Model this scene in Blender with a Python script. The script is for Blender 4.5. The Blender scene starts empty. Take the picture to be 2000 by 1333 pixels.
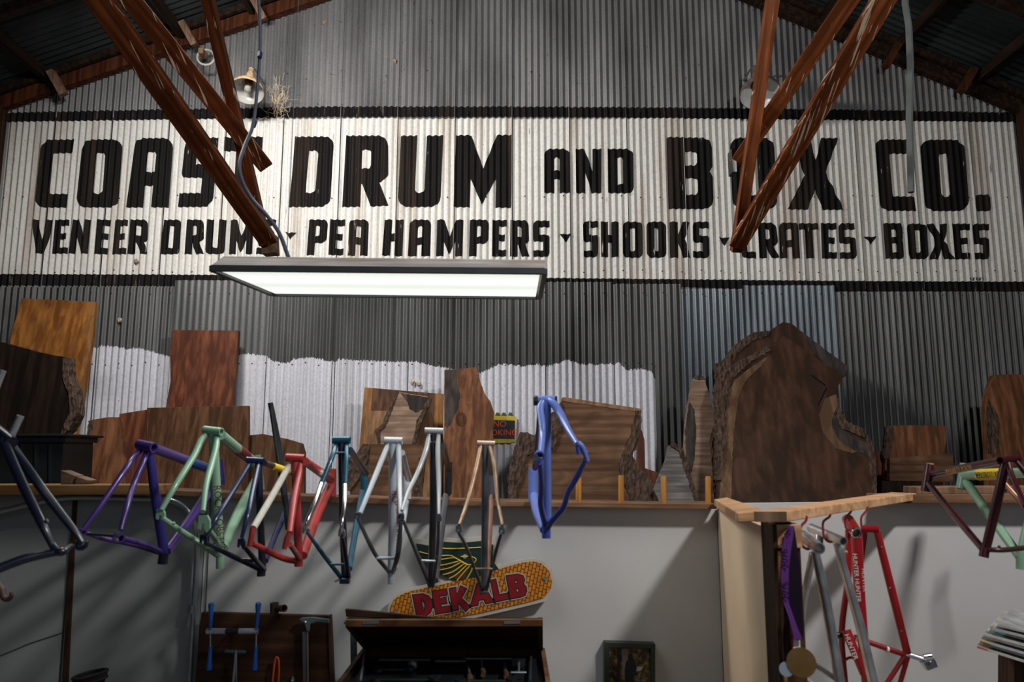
import bpy, bmesh, math, random
from mathutils import Vector, Matrix
from mathutils.geometry import tessellate_polygon
random.seed(7)
SC = bpy.context.scene
COL = SC.collection
# ------------------------------------------------------------------ camera
F = 1500.0
EYE = 1.75
PITCH = math.atan(225.0 / F)
cd = bpy.data.cameras.new('camera')
cam = bpy.data.objects.new('camera', cd)
COL.objects.link(cam)
cam.location = (0, 0, EYE)
cam.rotation_euler = (math.pi / 2 + PITCH, 0, 0)
cd.sensor_width = 36.0
cd.lens = F / 2000.0 * 36.0
cd.clip_start = 0.05
cd.clip_end = 100
cd.dof.use_dof = True
cd.dof.focus_distance = 7.4
cd.dof.aperture_fstop = 3.8
SC.camera = cam
# ------------------------------------------------------------------ light and exposure
SC.view_settings.view_transform = 'Standard'
SC.view_settings.look = 'None'
SC.view_settings.exposure = -0.14
SC.view_settings.gamma = 1.0
SC.view_settings.use_curve_mapping = False
W = bpy.data.worlds.new('world'); SC.world = W
W.use_nodes = True
W.node_tree.nodes['Background'].inputs[0].default_value = (0.62, 0.78, 1.0, 1)
W.node_tree.nodes['Background'].inputs[1].default_value = 0.05

def area(name, loc, target, sx, sy, power, col):
    d = bpy.data.lights.new(name, 'AREA'); d.shape = 'RECTANGLE'
    d.size = sx; d.size_y = sy; d.energy = power; d.color = col
    o = bpy.data.objects.new(name, d); COL.objects.link(o)
    o.location = loc
    v = Vector(target) - Vector(loc)
    o.rotation_euler = v.to_track_quat('-Z', 'Y').to_euler()
    return o
area('cool_fill', (0.6, -3.0, 3.2), (0.0, 6.0, 2.4), 3.4, 2.2, 20, (0.84, 0.92, 1.0))  # weak cool fill added behind the camera; no door is modelled
area('shop_light', (-2.5, 4.7, 5.5), (-0.3, 7.4, 2.8), 1.2, 0.3, 215, (1.0, 0.96, 0.90))
area('right_shop_light', (2.7, 0.9, 4.7), (0.6, 4.2, 1.2), 0.55, 0.2, 165, (1.0, 0.97, 0.92))

# ------------------------------------------------------------------ helpers
def P(px, py, Y):
    rx = (px - 1000.0) / F; ry = -(py - 666.5) / F
    cp, sp = math.cos(PITCH), math.sin(PITCH)
    d = Vector((rx, -sp * ry + cp, cp * ry + sp))
    t = Y / d.y
    return Vector((d.x * t, Y, EYE + d.z * t))
def lerp(a, b, t): return a + (b - a) * t
def interp(pts, x):
    if x <= pts[0][0]: return pts[0][1]
    for (a, b), (c, d) in zip(pts, pts[1:]):
        if x <= c: return lerp(b, d, (x - a) / (c - a))
    return pts[-1][1]

def link(name, me, mat, parent=None, origin=None, smooth=False):
    """mesh data is in world coordinates; it is moved to sit under its thing"""
    L = Vector((0, 0, 0))
    p = parent
    while p is not None:
        L = L + p.location; p = p.parent
    o = bpy.data.objects.new(name, me)
    if parent is None and origin is not None:
        me.transform(Matrix.Translation(-Vector(origin))); o.location = origin
    else:
        me.transform(Matrix.Translation(-L)); o.parent = parent
    if mat is not None: me.materials.append(mat)
    if smooth:
        for f in me.polygons: f.use_smooth = True
    COL.objects.link(o)
    return o
def tag(o, label=None, cat=None, group=None, kind=None):
    if label: o['label'] = label
    if cat: o['category'] = cat
    if group: o['group'] = group
    if kind: o['kind'] = kind
    return o
def thing(name, label, cat, loc, group=None):
    o = bpy.data.objects.new(name, None); COL.objects.link(o)
    o.location = loc; o.empty_display_size = 0.05
    return tag(o, label, cat, group)

class MB:
    def __init__(s): s.v = []; s.f = []
    def add(s, vs, fs):
        n = len(s.v); s.v += [Vector(v) for v in vs]; s.f += [tuple(i + n for i in f) for f in fs]
        return s
    def box(s, c, d):
        x, y, z = c; a, b, e = d[0] / 2, d[1] / 2, d[2] / 2
        vs = [(x + i * a, y + j * b, z + k * e) for i in (-1, 1) for j in (-1, 1) for k in (-1, 1)]
        return s.add(vs, [(0, 1, 3, 2), (4, 6, 7, 5), (0, 4, 5, 1), (2, 3, 7, 6), (0, 2, 6, 4), (1, 5, 7, 3)])
    def bar(s, p0, p1, side, w, h):
        """box along p0-p1; side = rough direction of the h dimension"""
        p0, p1 = Vector(p0), Vector(p1); d = (p1 - p0).normalized()
        sd = Vector(side); sd = (sd - d * sd.dot(d)).normalized(); n = d.cross(sd)
        vs = [p + sd * (i * h / 2) + n * (j * w / 2) for p in (p0, p1) for i in (-1, 1) for j in (-1, 1)]
        return s.add(vs, [(0, 1, 3, 2), (4, 6, 7, 5), (0, 4, 5, 1), (2, 3, 7, 6), (0, 2, 6, 4), (1, 5, 7, 3)])
    def tube(s, pts, rs, n=12, cap=True, hollow=0.0):
        pts = [Vector(p) for p in pts]
        if not isinstance(rs, (list, tuple)): rs = [rs] * len(pts)
        rings = []
        d = (pts[1] - pts[0]).normalized()
        a = Vector((0, 0, 1)) if abs(d.z) < .9 else Vector((1, 0, 0))
        u = (a - d * a.dot(d)).normalized()
        for i, p in enumerate(pts):
            if i == 0: t = pts[1] - pts[0]
            elif i == len(pts) - 1: t = pts[-1] - pts[-2]
            else: t = (pts[i + 1] - p).normalized() + (p - pts[i - 1]).normalized()
            if t.length < 1e-9: t = d
            t.normalize()
            u = u - t * u.dot(t)
            if u.length < 1e-6: u = t.orthogonal()
            u.normalize(); w = t.cross(u)
            rings.append([p + (u * math.cos(2 * math.pi * k / n) + w * math.sin(2 * math.pi * k / n)) * rs[i] for k in range(n)])
        vs = [q for r in rings for q in r]; fs = []
        for i in range(len(rings) - 1):
            for k in range(n):
                k2 = (k + 1) % n
                fs.append((i * n + k, i * n + k2, (i + 1) * n + k2, (i + 1) * n + k))
        if hollow > 0:
            m = len(vs)
            for ri in (0, len(rings) - 1):
                vs += [pts[ri] + (q - pts[ri]) * hollow for q in rings[ri]]
            for k in range(n):
                k2 = (k + 1) % n; e = (len(rings) - 1) * n
                fs.append((k2, k, m + k, m + k2)); fs.append((e + k, e + k2, m + n + k2, m + n + k))
                fs.append((m + k2, m + k, m + n + k, m + n + k2))
        elif cap:
            fs.append(tuple(range(n))[::-1]); e = (len(rings) - 1) * n
            fs.append(tuple(e + k for k in range(n)))
        return s.add(vs, fs)
    def prism(s, pts, vec):
        """closed outline extruded along vec, concave allowed"""
        pts = [Vector(p) for p in pts]; n = len(pts)
        tris = tessellate_polygon([pts]); vec = Vector(vec)
        vs = pts + [p + vec for p in pts]
        fs = [tuple(t) for t in tris] + [tuple(i + n for i in t[::-1]) for t in tris]
        fs += [(i, (i + 1) % n, (i + 1) % n + n, i + n) for i in range(n)]
        return s.add(vs, fs)
    def mesh(s, name):
        me = bpy.data.meshes.new(name); me.from_pydata([tuple(v) for v in s.v], [], s.f); me.update()
        bm = bmesh.new(); bm.from_mesh(me)
        bmesh.ops.recalc_face_normals(bm, faces=bm.faces[:]); bm.to_mesh(me); bm.free()
        return me
    def obj(s, name, mat, parent=None, origin=None, smooth=False, bevel=0):
        o = link(name, s.mesh(name), mat, parent, origin, smooth)
        if smooth:
            try: o.data.set_sharp_from_angle(angle=math.radians(40))
            except Exception: pass
        if bevel:
            m = o.modifiers.new('bevel', 'BEVEL'); m.width = bevel; m.segments = 2; m.limit_method = 'ANGLE'
        return o
def smoothpts(pts, n=5):
    pts = [Vector(p) for p in pts]
    if len(pts) < 3: return pts
    q = [pts[0] * 2 - pts[1]] + pts + [pts[-1] * 2 - pts[-2]]; out = []
    for i in range(1, len(q) - 2):
        for k in range(n):
            t = k / n
            out.append(0.5 * ((2 * q[i]) + (q[i + 1] - q[i - 1]) * t + (2 * q[i - 1] - 5 * q[i] + 4 * q[i + 1] - q[i + 2]) * t * t + (3 * q[i] - q[i - 1] - 3 * q[i + 1] + q[i + 2]) * t ** 3))
    return out + [pts[-1]]

# ------------------------------------------------------------------ materials
def newmat(name):
    m = bpy.data.materials.new(name); m.use_nodes = True
    nt = m.node_tree; b = nt.nodes['Principled BSDF']
    return m, nt, b
def N(nt, t, **kw):
    n = nt.nodes.new(t)
    for k, v in kw.items():
        if k.startswith('i_'): n.inputs[k[2:]].default_value = v
        else: setattr(n, k, v)
    return n
def ramp(nt, stops):
    r = nt.nodes.new('ShaderNodeValToRGB'); e = r.color_ramp.elements
    while len(e) < len(stops): e.new(0.5)
    for el, (p, c) in zip(e, stops): el.position = p; el.color = (c[0], c[1], c[2], 1)
    return r
def coords(nt, scale=(1, 1, 1), rot=(0, 0, 0), use='Object'):
    tc = nt.nodes.new('ShaderNodeTexCoord'); mp = nt.nodes.new('ShaderNodeMapping')
    mp.inputs['Scale'].default_value = scale; mp.inputs['Rotation'].default_value = rot
    nt.links.new(tc.outputs[use], mp.inputs[0]); return mp.outputs[0]
def mix(nt, fac, a, b, mode='MIX'):
    m = nt.nodes.new('ShaderNodeMix'); m.data_type = 'RGBA'; m.blend_type = mode
    for sock, v in ((m.inputs['Factor'], fac), (m.inputs['A'], a), (m.inputs['B'], b)):
        if isinstance(v, (int, float)): sock.default_value = v
        elif isinstance(v, tuple): sock.default_value = (v[0], v[1], v[2], 1)
        else: nt.links.new(v, sock)
    return m.outputs['Result']
def bump(nt, b, h, strength=0.3, dist=0.01):
    n = nt.nodes.new('ShaderNodeBump'); n.inputs['Strength'].default_value = strength; n.inputs['Distance'].default_value = dist
    nt.links.new(h, n.inputs['Height']); nt.links.new(n.outputs[0], b.inputs['Normal'])
def plain(name, col, rough=0.5, metal=0.0, var=0.12, scale=12, emit=None, coat=0.0):
    m, nt, b = newmat(name)
    v = coords(nt); t = N(nt, 'ShaderNodeTexNoise'); t.inputs['Scale'].default_value = scale; t.inputs['Detail'].default_value = 4
    nt.links.new(v, t.inputs['Vector'])
    lo = tuple(c * (1 - var) for c in col); hi = tuple(min(1, c * (1 + var)) for c in col)
    r = ramp(nt, [(0.3, lo), (0.7, hi)]); nt.links.new(t.outputs[0], r.inputs[0])
    nt.links.new(r.outputs[0], b.inputs['Base Color'])
    b.inputs['Roughness'].default_value = rough; b.inputs['Metallic'].default_value = metal
    if rough >= .6: b.inputs['Specular IOR Level'].default_value = 0.1
    b.inputs['Coat Weight'].default_value = coat; b.inputs['Coat Roughness'].default_value = 0.15
    if emit:
        b.inputs['Emission Color'].default_value = (*emit[0], 1); b.inputs['Emission Strength'].default_value = emit[1]
    return m
def wood(name, c1, c2, grain=26, along='z', rough=0.6, dark=None, knots=0.35, seedz=0.0):
    m, nt, b = newmat(name)
    s = {'z': (1, 1, 0.045), 'x': (0.045, 1, 1), 'y': (1, 0.045, 1)}[along]
    v = coords(nt, tuple(q * grain for q in s))
    t = N(nt, 'ShaderNodeTexNoise'); t.inputs['Scale'].default_value = 1.0; t.inputs['Detail'].default_value = 7; t.inputs['Distortion'].default_value = 0.35
    nt.links.new(v, t.inputs['Vector'])
    v2 = coords(nt, tuple(q * 5 for q in {'z': (1, 1, 0.35), 'x': (0.35, 1, 1), 'y': (1, .35, 1)}[along]))
    t2 = N(nt, 'ShaderNodeTexNoise'); t2.inputs['Scale'].default_value = 1.0; t2.inputs['Detail'].default_value = 3; t2.inputs['Distortion'].default_value = 1.5
    nt.links.new(v2, t2.inputs['Vector'])
    w = N(nt, 'ShaderNodeTexWave'); w.inputs['Scale'].default_value = 0.9; w.inputs['Distortion'].default_value = 7; w.inputs['Detail'].default_value = 2
    nt.links.new(v2, w.inputs['Vector'])
    r = ramp(nt, [(0.40, tuple(q * .52 for q in c1)), (0.60, tuple(q * .72 for q in c2))]); nt.links.new(t.outputs[0], r.inputs[0])
    dk = dark or tuple(c * 0.35 for c in c1)
    r2 = ramp(nt, [(0.38, (1, 1, 1)), (0.47, (0.5, 0.5, 0.5)), (0.60, (0, 0, 0))]); nt.links.new(t2.outputs[0], r2.inputs[0])
    a = mix(nt, knots, r.outputs[0], mix(nt, r2.outputs[0], r.outputs[0], dk))
    c = mix(nt, 0.3, a, mix(nt, w.outputs[0], a, tuple(q * 0.45 for q in c1)))
    nt.links.new(c, b.inputs['Base Color']); b.inputs['Roughness'].default_value = rough
    b.inputs['Specular IOR Level'].default_value = 0.12
    bump(nt, b, t.outputs[0], 0.25, 0.004)
    return m
def galv(name, base, dark, rough=0.42, metal=0.55, rust=0.0):
    m, nt, b = newmat(name)
    v = coords(nt)
    sp = N(nt, 'ShaderNodeTexVoronoi'); sp.inputs['Scale'].default_value = 130; nt.links.new(v, sp.inputs['Vector'])
    vs = coords(nt, (2.2, 2.2, 0.55)); n1 = N(nt, 'ShaderNodeTexNoise'); n1.inputs['Scale'].default_value = 1.3; n1.inputs['Detail'].default_value = 7
    nt.links.new(vs, n1.inputs['Vector'])
    r = ramp(nt, [(0.3, dark), (0.7, base)]); nt.links.new(n1.outputs[0], r.inputs[0])
    r2 = ramp(nt, [(0.0, (0.7, 0.7, 0.7)), (1.0, (1.35, 1.35, 1.35))]); nt.links.new(sp.outputs['Color'], r2.inputs[0])
    c = mix(nt, 0.55, r.outputs[0], r2.outputs[0], 'MULTIPLY')
    vd = coords(nt, (3, 3, 3)); n2 = N(nt, 'ShaderNodeTexNoise'); n2.inputs['Scale'].default_value = 7; n2.inputs['Detail'].default_value = 5
    nt.links.new(vd, n2.inputs['Vector']); r3 = ramp(nt, [(0.68, (0, 0, 0)), (0.74, (1, 1, 1))]); nt.links.new(n2.outputs[0], r3.inputs[0])
    c = mix(nt, r3.outputs[0], c, (0.10, 0.055, 0.03)) if rust else c
    nt.links.new(c, b.inputs['Base Color']); b.inputs['Roughness'].default_value = rough; b.inputs['Metallic'].default_value = metal
    return m
def paint(name, col, under, wear=0.67, rough=0.55, scratch=True, stain=(0.33, 0.23, 0.15), dirt=0.5):
    """old paint on corrugated iron: chips, vertical rust runs, dirt"""
    m, nt, b = newmat(name)
    v1 = coords(nt, (26, 26, 3.0)); n1 = N(nt, 'ShaderNodeTexNoise'); n1.inputs['Scale'].default_value = 1; n1.inputs['Detail'].default_value = 6
    nt.links.new(v1, n1.inputs['Vector']); r1 = ramp(nt, [(wear, (0, 0, 0)), (wear + 0.02, (1, 1, 1))]); nt.links.new(n1.outputs[0], r1.inputs[0])
    v2 = coords(nt, (3.5, 3.5, 0.28)); n2 = N(nt, 'ShaderNodeTexNoise'); n2.inputs['Scale'].default_value = 1.6; n2.inputs['Detail'].default_value = 8
    nt.links.new(v2, n2.inputs['Vector']); r2 = ramp(nt, [(0.52, (0, 0, 0)), (0.78, (1, 1, 1))]); nt.links.new(n2.outputs[0], r2.inputs[0])
    v3 = coords(nt, (9, 9, 9)); n3 = N(nt, 'ShaderNodeTexNoise'); n3.inputs['Scale'].default_value = 4; n3.inputs['Detail'].default_value = 5
    nt.links.new(v3, n3.inputs['Vector']); r3 = ramp(nt, [(0.35, (0.86, 0.86, 0.86)), (0.6, (1, 1, 1))]); nt.links.new(n3.outputs[0], r3.inputs[0])
    sm = N(nt, 'ShaderNodeMath', operation='MULTIPLY'); nt.links.new(r2.outputs[0], sm.inputs[0]); sm.inputs[1].default_value = dirt
    c = mix(nt, sm.outputs[0], col, stain)
    c = mix(nt, 1.0, c, r3.outputs[0], 'MULTIPLY')
    c = mix(nt, r1.outputs[0], c, under)
    v4 = coords(nt, (14, 14, 14)); n4 = N(nt, 'ShaderNodeTexVoronoi'); n4.inputs['Scale'].default_value = 1.0
    nt.links.new(v4, n4.inputs['Vector']); r4 = ramp(nt, [(0.045, (1, 1, 1)), (0.07, (0, 0, 0))]); nt.links.new(n4.outputs[0], r4.inputs[0])
    c = mix(nt, r4.outputs[0], c, (0.07, 0.045, 0.03))
    nt.links.new(c, b.inputs['Base Color']); b.inputs['Roughness'].default_value = rough
    b.inputs['Specular IOR Level'].default_value = 0.12 if col[0] < .1 else 0.4
    return m

M = {}
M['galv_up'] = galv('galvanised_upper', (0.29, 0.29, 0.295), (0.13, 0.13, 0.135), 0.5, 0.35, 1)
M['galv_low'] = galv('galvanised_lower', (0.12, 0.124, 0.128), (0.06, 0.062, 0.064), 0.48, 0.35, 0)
M['galv_blue'] = galv('galvanised_blue', (0.17, 0.20, 0.23), (0.08, 0.10, 0.12), 0.45, 0.4, 0)
M['galv_flat'] = galv('galvanised_worn', (0.17, 0.175, 0.18), (0.09, 0.095, 0.10), 0.45, 0.4, 0)
M['roof_iron'] = galv('roof_iron', (0.028, 0.036, 0.039), (0.010, 0.013, 0.015), 0.6, 0.2, 0)
M['white_paint'] = paint('white_sign_paint', (0.74, 0.73, 0.70), (0.30, 0.24, 0.20), 0.71, dirt=0.75)
M['white_low'] = paint('white_wall_paint', (0.66, 0.67, 0.74), (0.3, 0.29, 0.28), 0.77, dirt=0.3, stain=(0.35, 0.33, 0.32))
M['black_paint'] = paint('black_letter_paint', (0.010, 0.009, 0.009), (0.42, 0.40, 0.38), 0.70, dirt=0.8, stain=(0.055, 0.036, 0.026), rough=.7)
M['band_paint'] = paint('black_band_paint', (0.010, 0.009, 0.010), (0.08, 0.065, 0.055), 0.66, dirt=0.7, stain=(0.040, 0.028, 0.022), rough=.7)
M['dark_back'] = plain('dark_backing', (0.02, 0.018, 0.016), 0.9)
M['timber'] = wood('redwood_timber', (0.085, 0.026, 0.012), (0.16, 0.052, 0.022), 22, 'z', 0.6, knots=0.25)
M['timber_dark'] = wood('dark_roof_timber', (0.03, 0.018, 0.012), (0.06, 0.034, 0.022), 20, 'y', 0.8)
M['block_wood'] = wood('pale_block_wood', (0.28, 0.16, 0.10), (0.42, 0.26, 0.17), 20, 'z', 0.8)
M['ledge'] = wood('ledge_wood', (0.26, 0.13, 0.075), (0.40, 0.22, 0.13), 24, 'x', 0.6)
M['ledge_yellow'] = wood('yellow_pine', (0.52, 0.25, 0.09), (0.66, 0.36, 0.15), 24, 'x', 0.5, knots=.15)
M['pine'] = wood('pine_board', (0.85, 0.44, 0.23), (0.98, 0.60, 0.35), 24, 'x', 0.55, knots=.12)
M['dowel'] = wood('dowel_wood', (0.55, 0.22, 0.05), (0.70, 0.32, 0.08), 40, 'z', 0.5, knots=.1)
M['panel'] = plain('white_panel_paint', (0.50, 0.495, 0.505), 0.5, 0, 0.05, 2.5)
M['panel_left'] = plain('left_panel_grey', (0.27, 0.28, 0.28), 0.5, 0, 0.06, 2.5)  # left panels in a darker grey than the others
M['tan_panel'] = plain('tan_panel_paint', (0.82, 0.61, 0.42), 0.55, 0, 0.07, 3)
M['brown_trim'] = wood('brown_trim', (0.06, 0.028, 0.018), (0.10, 0.05, 0.03), 30, 'z', 0.6)
M['steel'] = plain('galvanised_steel', (0.42, 0.46, 0.50), 0.3, 0.9, 0.15, 20)
M['raw_steel'] = plain('raw_steel_tube', (0.58, 0.61, 0.65), 0.36, 0.85, 0.35, 14)
M['chrome'] = plain('chrome', (0.75, 0.76, 0.78), 0.18, 1.0, 0.08, 20)
M['black'] = plain('black_paint_gloss', (0.012, 0.013, 0.016), 0.3, 0.0, 0.2, 10, coat=0.5)
M['hole'] = plain('dark_bore', (0.01, 0.01, 0.01), 0.9)
M['floor'] = plain('concrete', (0.20, 0.19, 0.18), 0.8, 0, 0.2, 3)
M['side'] = plain('side_wall_board', (0.045, 0.04, 0.036), 0.9, 0, 0.3, 3)

# ------------------------------------------------------------------ room shell
YW = 7.8; PER = 0.0678; AMP = 0.0135; SHEET = PER * 9
XL = P(18, 235, YW).x; XR = P(1980, 238, YW).x
ax_, az_ = P(645, 0, YW).x, P(645, 0, YW).z
bx_, bz_ = P(0, 222, YW).x, P(0, 222, YW).z
SL = (az_ - bz_) / (ax_ - bx_)
cx_, cz_ = P(1440, 0, YW).x, P(1440, 0, YW).z
dx_, dz_ = P(1992, 228, YW).x, P(1992, 228, YW).z
SR = (cz_ - dz_) / (dx_ - cx_)
APX = (cz_ - az_ + SL * ax_ + SR * cx_) / (SL + SR)
APZ = az_ + SL * (APX - ax_)
def roofz(x): return az_ + SL * (x - ax_) if x < APX else cz_ - SR * (x - cx_)
WL, WR = bx_ - 0.12, dx_ + 0.12
def surf(x, off=0.0, amp=1.0):
    fr = ((x + 40 * SHEET) / SHEET) % 1.0
    return YW - AMP * amp * math.cos(2 * math.pi * x / PER) - 0.009 * fr - off

tag(MB().box(((WL + WR) / 2, 3.0, -0.05), (WR - WL + 0.4, 12.0, 0.1)).obj('floor', M['floor']), kind='structure')
wall_back = tag(MB().prism([(WL, YW + .10, 0), (WR, YW + .10, 0), (WR, YW + .10, roofz(WR)), (APX, YW + .10, APZ), (WL, YW + .10, roofz(WL))], (0, .06, 0)).obj('wall_back', M['dark_back']), kind='structure')
tag(MB().box((WL - .05, 3.4, roofz(WL) / 2), (.1, 9.0, roofz(WL))).obj('wall_left', M['side']), kind='structure')
tag(MB().box((WR + .05, 3.4, roofz(WR) / 2), (.1, 9.0, roofz(WR))).obj('wall_right', M['side']), kind='structure')

def sheet_mesh(x0, x1, zbot, ztop_fn, off, amp=1.0, name='corrugated_sheet', thick=0.004):
    n = max(2, int(round((x1 - x0) / (PER / 8)))); vs = []; fs = []
    e = 1e-4
    for i in range(n + 1):
        x = lerp(x0, x1, i / n); xs = min(max(x, x0 + e), x1 - e); y = surf(xs, off, amp)
        zt = ztop_fn(x)
        vs += [(x, y, zbot), (x, y, zt), (x, y + thick, zbot), (x, y + thick, zt)]
    for i in range(n):
        a = i * 4
        fs += [(a, a + 4, a + 5, a + 1), (a + 2, a + 3, a + 7, a + 6), (a + 1, a + 5, a + 7, a + 3), (a, a + 2, a + 6, a + 4)]
    fs += [(0, 1, 3, 2), (n * 4, n * 4 + 2, n * 4 + 3, n * 4 + 1)]
    return MB().add(vs, fs)
z228 = P(1000, 231, YW).z
z565 = P(1000, 566, YW).z
PLAT = EYE - 0.52
k0 = int(math.floor(WL / SHEET)); k1 = int(math.ceil(WR / SHEET))
for k in range(k0, k1):
    a, b = max(k * SHEET, WL), min((k + 1) * SHEET, WR)
    if b - a < 0.03: continue
    # sheets of the gable: top follows the roof slope
    sheet_mesh(a, b, z228 + random.uniform(-.01, .004), lambda x: roofz(x) - 0.01, 0.012).obj('corrugated_sheet', M['galv_up'], wall_back, smooth=True)
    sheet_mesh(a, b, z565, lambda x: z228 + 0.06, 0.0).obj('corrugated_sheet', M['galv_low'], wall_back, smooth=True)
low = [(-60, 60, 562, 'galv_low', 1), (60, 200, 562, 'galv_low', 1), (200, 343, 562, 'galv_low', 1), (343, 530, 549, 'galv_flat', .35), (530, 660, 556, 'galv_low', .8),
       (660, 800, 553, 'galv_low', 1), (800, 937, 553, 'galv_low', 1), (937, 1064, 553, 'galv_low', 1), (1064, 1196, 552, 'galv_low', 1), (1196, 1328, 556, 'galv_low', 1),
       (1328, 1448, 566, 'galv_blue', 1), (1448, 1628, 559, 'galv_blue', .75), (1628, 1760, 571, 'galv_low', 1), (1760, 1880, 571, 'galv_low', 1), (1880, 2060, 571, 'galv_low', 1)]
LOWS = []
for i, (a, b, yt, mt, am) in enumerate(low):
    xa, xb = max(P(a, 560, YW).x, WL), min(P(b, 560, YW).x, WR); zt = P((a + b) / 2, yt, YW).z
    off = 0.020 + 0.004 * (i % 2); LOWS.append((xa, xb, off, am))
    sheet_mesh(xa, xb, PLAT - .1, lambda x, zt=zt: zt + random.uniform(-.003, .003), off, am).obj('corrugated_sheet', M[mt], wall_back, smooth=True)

def strip(x0, x1, top, bot, off, mat, name, lower=False, ragged=0):
    """a coat of paint that follows the corrugations; top/bot are z as a function of x"""
    n = int((x1 - x0) / (PER / 8)); vs = []; fs = []
    for i in range(n + 1):
        x = lerp(x0, x1, i / n)
        if lower:
            o, am = 0.02, 1
            for (xa, xb, oo, aa) in LOWS:
                if xa <= x < xb: o, am = oo, aa
            y = surf(x, o + off, am)
        else: y = surf(x, off)
        r = random.uniform(-ragged, ragged)
        vs += [(x, y, bot(x)), (x, y, top(x) + r)]
    def cell(x): return math.floor(x / SHEET) if not lower else sum(1 for l in LOWS if l[0] <= x)
    for i in range(n):
        if cell(lerp(x0, x1, i / n)) == cell(lerp(x0, x1, (i + 1) / n)): fs.append((2 * i, 2 * i + 2, 2 * i + 3, 2 * i + 1))
    o = MB().add(vs, fs).obj(name, M[mat], wall_back, smooth=True)
    return o
def zline(pts):
    w = [(P(x, y, YW).x, P(x, y, YW).z) for x, y in pts]
    return lambda x: interp(w, x)
wt = zline([(0, 238.5), (298, 234), (650, 229.5), (1000, 229.5), (1300, 231), (1650, 235), (2000, 239)])
bt = zline([(0, 222), (298, 216), (650, 210), (1000, 210), (1300, 212), (1650, 216), (2000, 222)])
wb = zline([(0, 536), (340, 537), (1065, 543.5), (1300, 546), (1650, 549.5), (2000, 551)])
bb = zline([(0, 558), (340, 559), (1065, 556), (1300, 560), (1650, 572), (2000, 573)])
strip(XL, XR, wt, wb, 0.003, 'white_paint', 'white_sign_ground')
strip(WL + .02, WR - .02, bt, lambda x: wt(x) - .004, 0.016, 'band_paint', 'black_border', ragged=.003)
strip(WL + .02, WR - .02, wb, bb, 0.0045, 'band_paint', 'black_border', ragged=.003)
for xa_, xb_, nm in ((WL, XL, 'trim_2'), (XR, WR, 'trim_3')):
    tag(MB().box(((xa_ + xb_) / 2, YW - .09, (wt(XL) + .12) / 2), (abs(xb_ - xa_), .11, wt(XL) + .12)).obj(nm, M['brown_trim']), kind='structure')
lw = [(60, 690), (150, 686), (175, 683), (200, 677), (225, 678), (250, 682), (275, 681), (300, 688), (335, 699), (462, 696), (485, 692), (525, 697), (530, 704), (560, 712), (575, 702), (610, 699), (650, 707),
      (670, 702), (690, 705), (730, 706), (790, 708), (810, 707), (865, 718), (930, 734), (945, 726), (975, 713), (1020, 716), (1050, 712), (1070, 717), (1090, 710), (1110, 704), (1130, 712), (1160, 713), (1212, 711),
      (1222, 724), (1255, 722), (1270, 727), (1279, 742)]
strip(P(60, 690, YW).x, P(1279, 742, YW).x, zline(lw), lambda x: PLAT, 0.0025, 'white_low', 'white_wall_paint', lower=True, ragged=.014)

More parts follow.
